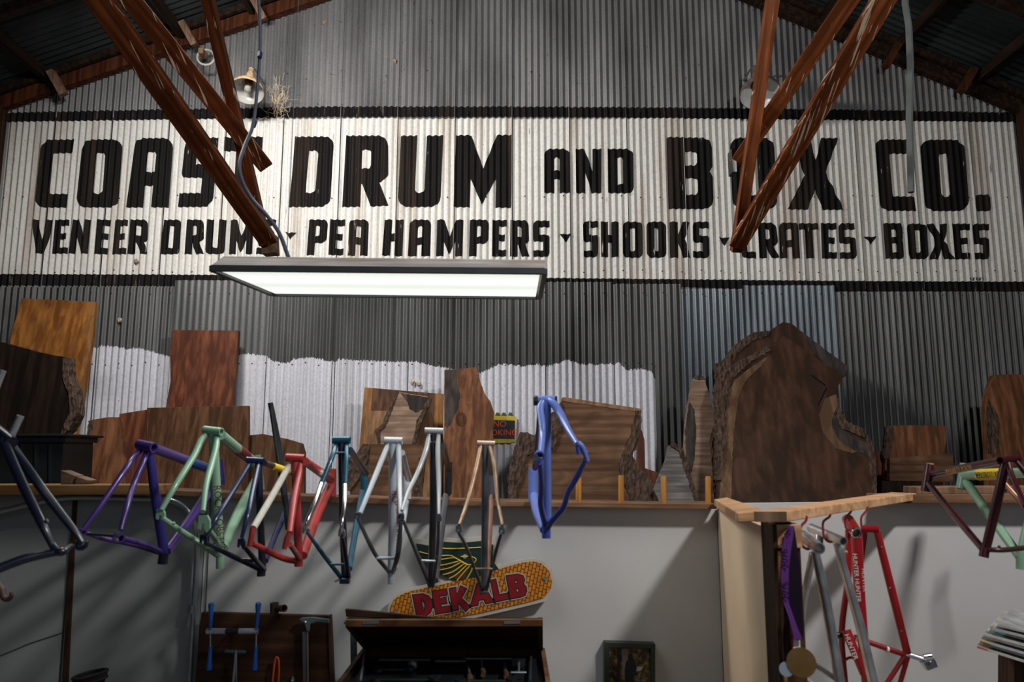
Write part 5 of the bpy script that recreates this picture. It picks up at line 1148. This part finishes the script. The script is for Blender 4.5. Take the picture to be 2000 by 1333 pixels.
# letters D E K A L B, following the tilt of the ear
def sloped(ch, TL, TR, BR, BL, Yl, mat, grow, name):
    c = ((TL[0] + TR[0] + BR[0] + BL[0]) / 4, (TL[1] + TR[1] + BR[1] + BL[1]) / 4)
    loops = []
    for li, lp in enumerate(SG[ch]):
        L = []
        n = len(lp)
        base = []
        for u, v in lp:
            x = lerp(lerp(BL[0], BR[0], u), lerp(TL[0], TR[0], u), v); y = lerp(lerp(BL[1], BR[1], u), lerp(TL[1], TR[1], u), v); base.append((x, y))
        ar = sum(base[i][0] * base[(i + 1) % n][1] - base[(i + 1) % n][0] * base[i][1] for i in range(n))
        sg = 1 if ar > 0 else -1
        if li > 0: sg = -sg
        for i in range(n):   # mitred offset outwards
            a, b, c2 = Vector(base[i - 1]), Vector(base[i]), Vector(base[(i + 1) % n])
            e1, e2 = (b - a).normalized(), (c2 - b).normalized(); n1, n2 = Vector((e1.y, -e1.x)) * sg, Vector((e2.y, -e2.x)) * sg
            m_ = n1 + n2
            if m_.length < .3: m_ = n1
            m_.normalize(); k = grow / max(.45, m_.dot(n1)); L.append(b + m_ * k)
        loops.append([Vector((p.x, p.y, 0)) for p in L])
    flat = [p for L in loops for p in L]; tr_ = tessellate_polygon(loops)
    MB().add([P(p.x, p.y, Yl) for p in flat], [tuple(q) for q in tr_]).obj(name, mat, ws)
SG = {'D': [[(0, 0), (0, 1), (.55, 1), (.85, .86), (1, .62), (1, .38), (.85, .14), (.55, 0)], [(.38, .22), (.38, .78), (.52, .76), (.62, .6), (.62, .4), (.52, .24)]],
      'E': [[(0, 0), (0, 1), (.95, 1), (.95, .78), (.38, .78), (.38, .62), (.85, .62), (.85, .40), (.38, .40), (.38, .22), (1, .22), (1, 0)]],
      'K': [[(0, 0), (0, 1), (.34, 1), (.34, .62), (.66, 1.02), (.95, .86), (.58, .48), (1.12, .02), (.84, -.14), (.34, .36), (.34, 0)]],
      'A': [[(0, 0), (.36, 1), (.66, 1), (1, 0), (.70, 0), (.63, .22), (.36, .22), (.30, 0)], [(.42, .42), (.51, .72), (.58, .42)]],
      'L': [[(0, 0), (0, 1), (.36, 1), (.36, .24), (1, .24), (1, 0)]],
      'B': [[(0, 0), (0, 1), (.62, 1), (.88, .90), (.95, .72), (.84, .53), (1, .38), (1, .20), (.88, .04), (.62, 0)], [(.36, .60), (.36, .78), (.56, .78), (.60, .69), (.56, .60)], [(.36, .2), (.36, .40), (.56, .40), (.62, .30), (.56, .2)]]}
LR = plain('print_red', (.22, .009, .014), .4); LK = plain('print_navy', (.012, .018, .025), .4)
lets = [('D', (508, 655), (648, 640), (660, 808), (540, 818)), ('E', (660, 628), (765, 608), (797, 778), (688, 798)), ('K', (795, 605), (925, 580), (935, 748), (822, 772)),
        ('A', (965, 575), (1090, 545), (1130, 705), (960, 738)), ('L', (1118, 540), (1208, 520), (1252, 680), (1150, 702)), ('B', (1240, 505), (1378, 485), (1395, 655), (1272, 678))]
for ch, *q in lets:
    q = c9(q)
    sloped(ch, *q, YK - .0040, cream, 4.2, 'letter_outline'); sloped(ch, *q, YK - .0048, LK, 2.4, 'letter_shadow'); sloped(ch, *q, YK - .0056, LR, .3, 'letter')

# ------------------------------------------------------------------ tool board and tools
tbd = thing('tool_board', 'dark brown plywood tool board on the partition under the frames', 'board', P(520, 1330, 3.66))
dkw = wood('dark_plywood', (.055, .024, .014), (.10, .045, .026), 22, 'x', .6)
MB().prism([P(x, y, 3.62) for x, y in ((393, 1197), (643, 1204), (649, 1360), (378, 1360))], (0, .03, 0)).obj('plywood', dkw, tbd, bevel=.002)
MB().prism([P(x, y, 3.61) for x, y in ((640, 1204), (645, 1204), (652, 1360), (646, 1360))], (0, .04, 0)).obj('edge_strip', brownm := M['brown_trim'], tbd)
bl_ = plain('blue_handle', (.010, .075, .32), .4, 0, .1, 10, coat=.2); alu = plain('aluminium', (.55, .56, .66), .35, .8, .1, 20)
def handle(p, a, b, par, mat=bl_, Y=3.52, big=5.5, sm=3.0):
    (x0, y0), (x1, y1) = a, b; k = Y / F
    pts = [P(lerp(x0, x1, t), lerp(y0, y1, t), Y) for t in (0, .04, .14, .35, 1)]
    MB().tube(pts, [big * .6 * k, big * k, big * k, (big + sm) / 2 * k, sm * k], 12).obj('grip', mat, par, smooth=True)
tt = thing('frame_tapping_tool', 'blue-handled frame tapping tool with silver body on the tool board', 'tool', P(455, 1240, 3.52))
for a, b, c_ in (((413, 1178), (411, 1228), (408, 1311)), ((505, 1177), (501, 1228), (497, 1311))):
    handle(0, a, (b[0], b[1]), tt); handle(0, (c_[0], c_[1]), (c_[0] + 3, c_[1] - 48), tt)
    MB().tube([P(b[0], b[1] - 4, 3.525), P(c_[0] + 3, c_[1] - 44, 3.525)], .0035, 8).obj('rod', alu, tt, smooth=True)
MB().tube([P(404, 1234, 3.53), P(441, 1234, 3.53)], .0135, 16).obj('cylinder', alu, tt, smooth=True); MB().tube([P(467, 1234, 3.53), P(504, 1234, 3.53)], .0135, 16).obj('cylinder', alu, tt, smooth=True)
MB().tube([P(440, 1233, 3.53), P(468, 1233, 3.53)], .010, 12).obj('guide_shaft', black, tt, smooth=True)
MB().tube([P(454, 1232, 3.53), P(454, 1232, 3.63)], .004, 8).obj('hanger', black, tt)
hs = thing('hacksaw', 'hacksaw with grey handle hanging at the right of the tool board', 'saw', P(615, 1210, 3.58))
hg = plain('grey_teal_handle', (.06, .09, .10), .4)
MB().prism([P(x, y, 3.575) for x, y in ((583, 1212), (588, 1208), (610, 1207), (642, 1211), (642, 1219), (618, 1216), (606, 1220), (603, 1236), (599, 1234), (594, 1218))], (0, .022, 0)).obj('handle', hg, hs, bevel=.003)
MB().bar(P(596, 1234, 3.59), P(598, 1350, 3.59), (1, 0, 0), .01, .022).obj('back_frame', gun, hs)
MB().bar(P(601, 1230, 3.582), P(602, 1350, 3.582), (1, 0, 0), .004, .005).obj('blade', plain('brass_blade', (.55, .45, .28), .3, .8), hs)
MB().tube([P(597, 1215, 3.574), P(597, 1215, 3.59)], .004, 10).obj('rivet', chrome, hs)
cp = thing('caliper_tool', 'thin steel bow tool with dark crossbar hanging on the tool board', 'tool', P(460, 1275, 3.58))
MB().tube([P(461, 1272, 3.58), P(455, 1345, 3.58)], .006, 8).obj('arm', alu, cp, smooth=True); MB().tube([P(462, 1273, 3.58), P(462, 1345, 3.58)], .003, 8).obj('arm', alu, cp, smooth=True)
MB().tube([P(440, 1273, 3.59), P(480, 1275, 3.59)], .009, 10).obj('crossbar', hg, cp, smooth=True); MB().tube([P(462, 1270, 3.57), P(462, 1274, 3.57)], .004, 8).obj('screw', chrome, cp)
op = thing('snips', 'pair of orange-handled snips hanging in the middle of the tool board', 'tool', P(541, 1290, 3.58))
MB().tube(smoothpts([P(531, 1345, 3.59), P(535, 1305, 3.59), (P(538, 1288, 3.59)), P(541, 1285, 3.59), P(544, 1290, 3.59), P(545, 1310, 3.59), P(543, 1345, 3.59)]), .0045, 8).obj('handles', plain('orange_red_grip', (.50, .06, .02), .4), op, smooth=True)
cl2 = thing('dark_socket', 'small black round tool between the orange snips and the hacksaw', 'tool', P(571, 1325, 3.6))
MB().tube([P(571, 1345, 3.6), P(571, 1326, 3.6), P(571, 1322, 3.6)], [.014, .014, .008], 12).obj('barrel', BP, cl2, smooth=True)
MB().tube([P(571, 1330, 3.58), P(571, 1330, 3.63)], .005, 8).obj('peg', gun, cl2)
te = thing('pipe_tee', 'rusty iron pipe tee resting on top of the tool board', 'pipe fitting', P(541, 1202, 3.64))
ri = plain('rusty_iron', (.075, .045, .032), .8, .2, .3, 30)
MB().tube([P(536, 1204, 3.64), P(536, 1178, 3.64)], 8 * 3.64 / F, 14, hollow=.75).obj('body', ri, te, smooth=True); MB().tube([P(538, 1189, 3.64), P(549, 1189, 3.61), P(555, 1189, 3.58)], [6 * 3.6 / F, 6 * 3.6 / F, 7 * 3.6 / F], 14, hollow=.75).obj('branch', ri, te, smooth=True)

# ------------------------------------------------------------------ open tool chest
ch_ = thing('tool_chest', 'open wooden tool chest with raised lid below the winged sign', 'tool chest', P(885, 1330, 3.3))
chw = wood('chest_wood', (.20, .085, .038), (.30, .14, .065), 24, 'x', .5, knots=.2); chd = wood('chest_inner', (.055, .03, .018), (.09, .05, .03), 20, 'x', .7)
hl, hr = P(718, 1264, 3.56), P(1056, 1266, 3.56); fl_, fr_ = P(676, 1217, 3.14), P(1060, 1216, 3.14)
up = Vector((0, .02, .05))
# lid: panel, rim all round
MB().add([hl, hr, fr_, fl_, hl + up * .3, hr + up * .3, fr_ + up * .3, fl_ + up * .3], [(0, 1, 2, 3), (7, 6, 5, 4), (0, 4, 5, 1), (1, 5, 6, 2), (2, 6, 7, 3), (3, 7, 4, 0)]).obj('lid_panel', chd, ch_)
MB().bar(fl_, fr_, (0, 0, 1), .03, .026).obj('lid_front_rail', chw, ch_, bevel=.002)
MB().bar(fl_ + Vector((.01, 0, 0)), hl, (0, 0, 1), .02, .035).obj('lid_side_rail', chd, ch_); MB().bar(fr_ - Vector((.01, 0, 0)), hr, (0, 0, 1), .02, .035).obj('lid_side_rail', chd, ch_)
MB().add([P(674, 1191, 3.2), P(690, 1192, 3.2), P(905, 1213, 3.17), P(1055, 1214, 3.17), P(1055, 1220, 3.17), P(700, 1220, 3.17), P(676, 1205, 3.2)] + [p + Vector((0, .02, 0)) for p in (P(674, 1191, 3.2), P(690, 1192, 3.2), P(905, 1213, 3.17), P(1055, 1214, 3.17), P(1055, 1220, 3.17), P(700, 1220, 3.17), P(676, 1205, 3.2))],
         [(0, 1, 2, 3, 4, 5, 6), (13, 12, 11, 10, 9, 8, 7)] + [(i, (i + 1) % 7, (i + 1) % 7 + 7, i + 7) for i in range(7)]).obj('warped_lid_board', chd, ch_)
for px in (725, 1001):
    MB().prism([P(px - 17, 1214, 3.122), P(px + 15, 1213, 3.122), P(px + 15, 1219, 3.122), P(px - 17, 1220, 3.122)], (0, .003, 0)).obj('latch_plate', M['steel'], ch_)
MB().tube([P(672, 1217, 3.13), P(680, 1217, 3.13)], .006, 8).obj('latch_pin', gun, ch_)
zb = hl.z - .24
for a, b, nm in ((hl, hr, 'back_side'),):
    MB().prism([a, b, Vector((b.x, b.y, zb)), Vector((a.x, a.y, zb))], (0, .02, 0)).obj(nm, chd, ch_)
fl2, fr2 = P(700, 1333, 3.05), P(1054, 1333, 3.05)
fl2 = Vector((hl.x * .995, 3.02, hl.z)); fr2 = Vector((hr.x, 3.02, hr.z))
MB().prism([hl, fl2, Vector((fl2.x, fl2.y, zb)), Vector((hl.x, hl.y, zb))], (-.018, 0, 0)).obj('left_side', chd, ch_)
MB().prism([hr, fr2, Vector((fr2.x, fr2.y, zb)), Vector((hr.x, hr.y, zb))], (.018, 0, 0)).obj('right_side', chw, ch_)
MB().prism([fl2 - Vector((0, 0, .02)), fr2 - Vector((0, 0, .02)), Vector((fr2.x, fr2.y, zb)), Vector((fl2.x, fl2.y, zb))], (0, .018, 0)).obj('front_side', chw, ch_)
tz = hl.z - .035
MB().box(((hl.x + hr.x) / 2, 3.29, tz - .01), (hr.x - hl.x - .01, .50, .016)).obj('tray', BP, ch_)
MB().bar(P(713, 1268, 3.5), P(705, 1328, 3.08), (0, 0, 1), .008, .008).obj('lid_stay', alu, ch_); MB().bar(P(1038, 1275, 3.5), P(1036, 1328, 3.1), (0, 0, 1), .008, .012).obj('lid_stay', gun, ch_)
lg = MB().bar(P(690, 1195, 3.45), P(692, 1345, 3.45), (1, 0, 0), .008, 12 * 3.45 / F).obj('steel_strut', plain('blue_grey_steel', (.05, .06, .07), .5, .4), None, tuple(P(692, 1340, 3.45)))
tag(lg, 'flat grey steel strut standing left of the open tool chest', 'strut')
dkm = plain('dark_tool_steel', (.05, .053, .058), .35, .7, .2, 20)
def T(px, Y, h=.012): # point on the tray at pixel column px
    p = P(px, 1300, Y); return Vector((p.x, Y, tz + h))
def wrench(xa, xb, Y, label, r=.008):
    w = thing('wrench', label, 'wrench', T(xa, Y, 0))
    a, b = T(xa, Y), T(xb, Y)
    MB().bar(a, b, (0, 1, 0), .008, .018).obj('shank', dkm, w, bevel=.002)
    MB().tube([a + Vector((0, 0, -.006)), a + Vector((0, 0, .007))], .022, 14, hollow=.55).obj('ring_end', dkm, w)
    c = b; pts = [c + Vector((.024 * math.cos(t), .024 * math.sin(t), 0)) for t in [math.radians(q) for q in (35, 70, 110, 150, 190, 230, 270, 310, 325)]] + [c + Vector((.012 * math.cos(t), .012 * math.sin(t), 0)) for t in [math.radians(q) for q in (315, 260, 180, 100, 45)]]
    MB().prism(pts, (0, 0, .012)).obj('open_end', dkm, w)
wrench(735, 850, 3.14, 'large dark wrench lying at the front left of the chest tray')
wrench(740, 800, 3.28, 'medium dark wrench behind the large one in the chest tray')
wrench(900, 1000, 3.12, 'dark wrench lying at the front right of the chest tray')
for i, (px, Y, L_, lb_) in enumerate(((740, 3.42, 100, 'long dark round bar at the back left of the chest tray'), (850, 3.40, 60, 'short round bar behind the middle of the chest tray'), (905, 3.44, 95, 'dark round bar at the back right of the chest tray'))):
    o = thing('steel_bar', lb_, 'tool', T(px, Y, 0)); MB().tube([T(px, Y, .014), T(px + L_, Y, .014)], .011, 12).obj('shaft', dkm, o, smooth=True); MB().tube([T(px, Y, .014), T(px + 14, Y, .014)], .014, 12).obj('head', dkm, o, smooth=True)
so = thing('socket', 'round steel socket standing in the chest tray', 'socket', T(806, 3.34, 0))
MB().tube([T(806, 3.34, 0), T(806, 3.34, .03)], .02, 18, hollow=.6).obj('barrel', M['raw_steel'], so, smooth=True); MB().tube([T(806, 3.34, .0), T(806, 3.34, .008)], .026, 18, hollow=.7).obj('flange', dkm, so, smooth=True)
for i, (px, Y, lb_) in enumerate(((915, 3.2, 'left upright driver with steel shaft in the right half of the chest'), (940, 3.28, 'middle driver in the right half of the chest'), (985, 3.25, 'driver with worn handle beside the clamp in the chest'))):
    o = thing('driver', lb_, 'tool', T(px, Y, 0)); MB().tube([T(px, Y + .1, .02), T(px + 2, Y - .02, .02)], .005, 8).obj('shaft', M['raw_steel'], o, smooth=True)
    MB().tube([T(px + 2, Y - .02, .02), T(px + 3, Y - .06, .02), T(px + 4, Y - .11, .02)], [.009, .013, .010], 10).obj('handle', wood('worn_handle', (.12, .07, .04), (.22, .13, .07), 30), o, smooth=True)
o = thing('clamp', 'small steel clamp at the right end of the chest tray', 'clamp', T(1013, 3.25, 0))
MB().tube([T(1013, 3.33, .03), T(1013, 3.17, .03)], .005, 8).obj('screw', M['raw_steel'], o, smooth=True); MB().tube([T(998, 3.17, .03), T(1028, 3.17, .03)], .0045, 8).obj('handle', M['raw_steel'], o, smooth=True); MB().bar(T(1000, 3.33, .03), T(1026, 3.33, .03), (0, 0, 1), .02, .03).obj('jaw', dkm, o)
# workbench below the frame of view
wbn = thing('workbench', 'wooden workbench under the open tool chest, below the picture', 'workbench', (-.3, 3.2, 0))
MB().box((-.35, 3.25, zb - .025), (1.9, .8, .05)).obj('bench_top', chd, wbn)
for sx in (-1.2, .5):
    for sy in (2.9, 3.6): MB().box((sx, sy, (zb - .05) / 2), (.08, .08, zb - .05)).obj('leg', chd, wbn)

# framed photograph
pf = thing('framed_photo', 'small dark green framed photograph of a cyclist among trees on the partition', 'picture', P(1230, 1330, YP))
gfr = plain('dark_green_frame', (.022, .032, .020), .5)
x0, x1, y0, y1 = 1181, 1280, 1256, 1372; Yq = YP - .05
for a in ([(x0, y0), (x1, y0 + 3), (x1 - 9, y0 + 12), (x0 + 9, y0 + 10)], [(x0, y0), (x0 + 9, y0 + 10), (x0 + 9, y1), (x0, y1)], [(x1, y0 + 3), (x1, y1), (x1 - 9, y1), (x1 - 9, y0 + 12)]):
    MB().prism([P(x, y, Yq) for x, y in a], (0, .05, 0)).obj('frame_rail', gfr, pf, bevel=.002)
fm, nt, b_ = newmat('forest_photo_print'); v = coords(nt); n1 = N(nt, 'ShaderNodeTexNoise'); n1.inputs['Scale'].default_value = 45; n1.inputs['Detail'].default_value = 6; nt.links.new(v, n1.inputs['Vector'])
r = ramp(nt, [(.35, (.012, .010, .006)), (.52, (.10, .065, .022)), (.66, (.26, .19, .09))]); nt.links.new(n1.outputs[0], r.inputs[0]); nt.links.new(r.outputs[0], b_.inputs['Base Color']); b_.inputs['Roughness'].default_value = .25
MB().prism([P(x, y, Yq + .018) for x, y in ((1188, 1265), (1272, 1267), (1272, 1372), (1188, 1372))], (0, .006, 0)).obj('photo_print', fm, pf)
def ph(pts, mat, dy): MB().prism([P(x, y, Yq + .016 - dy) for x, y in pts], (0, .002, 0)).obj('printed_shape', mat, pf)
pk = plain('print_dark', (.012, .014, .022), .4)
ph([(1207, 1266), (1211, 1266), (1211, 1350), (1206, 1350)], pk, 0); ph([(1214, 1268), (1226, 1268), (1228, 1320), (1216, 1320)], plain('print_trunk', (.22, .17, .17), .4), 0)
ph([(1228, 1281), (1232, 1278), (1236, 1281), (1237, 1288), (1241, 1296), (1243, 1312), (1238, 1320), (1238, 1350), (1222, 1350), (1220, 1310), (1222, 1295), (1227, 1288)], pk, .001); ph([(1244, 1303), (1256, 1304), (1252, 1311), (1243, 1312)], plain('print_white', (.42, .42, .40), .4), .001)

# magazines on a shelf at right
shf = thing('shelf_post', 'rough wooden shelf support under the stack of magazines at right edge', 'shelf', P(2000, 1330, 3.2))
MB().prism([P(x, y, 3.1) for x, y in ((1981, 1284), (2060, 1290), (2060, 1360), (1981, 1360))], (0, .1, 0)).obj('support', M['brown_trim'], shf)
mc = [(.62, .60, .56), (.12, .12, .13), (.55, .56, .58), (.30, .27, .24), (.66, .66, .66), (.10, .12, .14), (.58, .55, .5), (.5, .5, .52)]
for i in range(8):
    y = 1262 - i * 6.0; x = 1908 + (0, 12, 6, 20, 14, 34, 26, 40)[i]
    p = P(x, y, 3.02)
    vs = [p, P(x + 150, y + 62, 3.02) , P(x + 165, y + 40, 3.3), P(x + 30, y - 6, 3.3)]
    vs[1].z = p.z - (.085 - i * .003); vs[2].z = p.z - .07 + i * .003; vs[3].z = p.z + .004
    vs += [q - Vector((0, 0, .008)) for q in vs[:4]]
    o = MB().add(vs, [(0, 1, 2, 3), (7, 6, 5, 4), (0, 4, 5, 1), (1, 5, 6, 2), (2, 6, 7, 3), (3, 7, 4, 0)]).obj('magazine', plain('magazine_cover', tuple(q * .6 for q in mc[i]), .35, 0, .45, 14), None, tuple(p))
    tag(o, ('lowest, with red and yellow spine', 'second from the bottom', 'third from the bottom', 'fourth from the bottom', 'fourth from the top', 'third from the top', 'second from the top', 'topmost, with pale cover')[i] + ' magazine of the slumped stack at right', 'magazine', 'magazines stacked at the right edge')
    if i in (0, 2, 5):
        q0 = p + Vector((.0, -.001, -.002)); q1 = lerp(vs[0], vs[1], .14) + Vector((0, -.001, -.004))
        MB().bar(q0, q1, (0, 0, 1), .001, .005).obj('spine_print', plain('spine_print', ((.6, .08, .03), (.6, .4, .03), (.05, .3, .35))[i // 2], .4), o)

# wicker hat/basket at the bottom left
bk_ = thing('dark_basket', 'round dark basket rim peeking up at the lower left', 'basket', P(178, 1345, 3.4))
for k, (dy, r) in enumerate(((0, 28), (6, 26), (12, 27))):
    c = P(176, 1318 + dy, 3.4)
    MB().tube([c + Vector((r * 3.4 / F * math.cos(a * .3927), r * 3.4 / F * math.sin(a * .3927), .012 * math.cos(a * .3927))) for a in range(17)], .007, 8).obj('rim', plain('dark_cane', (.035, .03, .03), .7), bk_, smooth=True)
MB().tube([P(176, 1334, 3.4), P(177, 1480, 3.4)], [25 * 3.4 / F, 18 * 3.4 / F], 20, cap=False).obj('body', plain('dark_cane', (.035, .03, .03), .7), bk_, smooth=True)
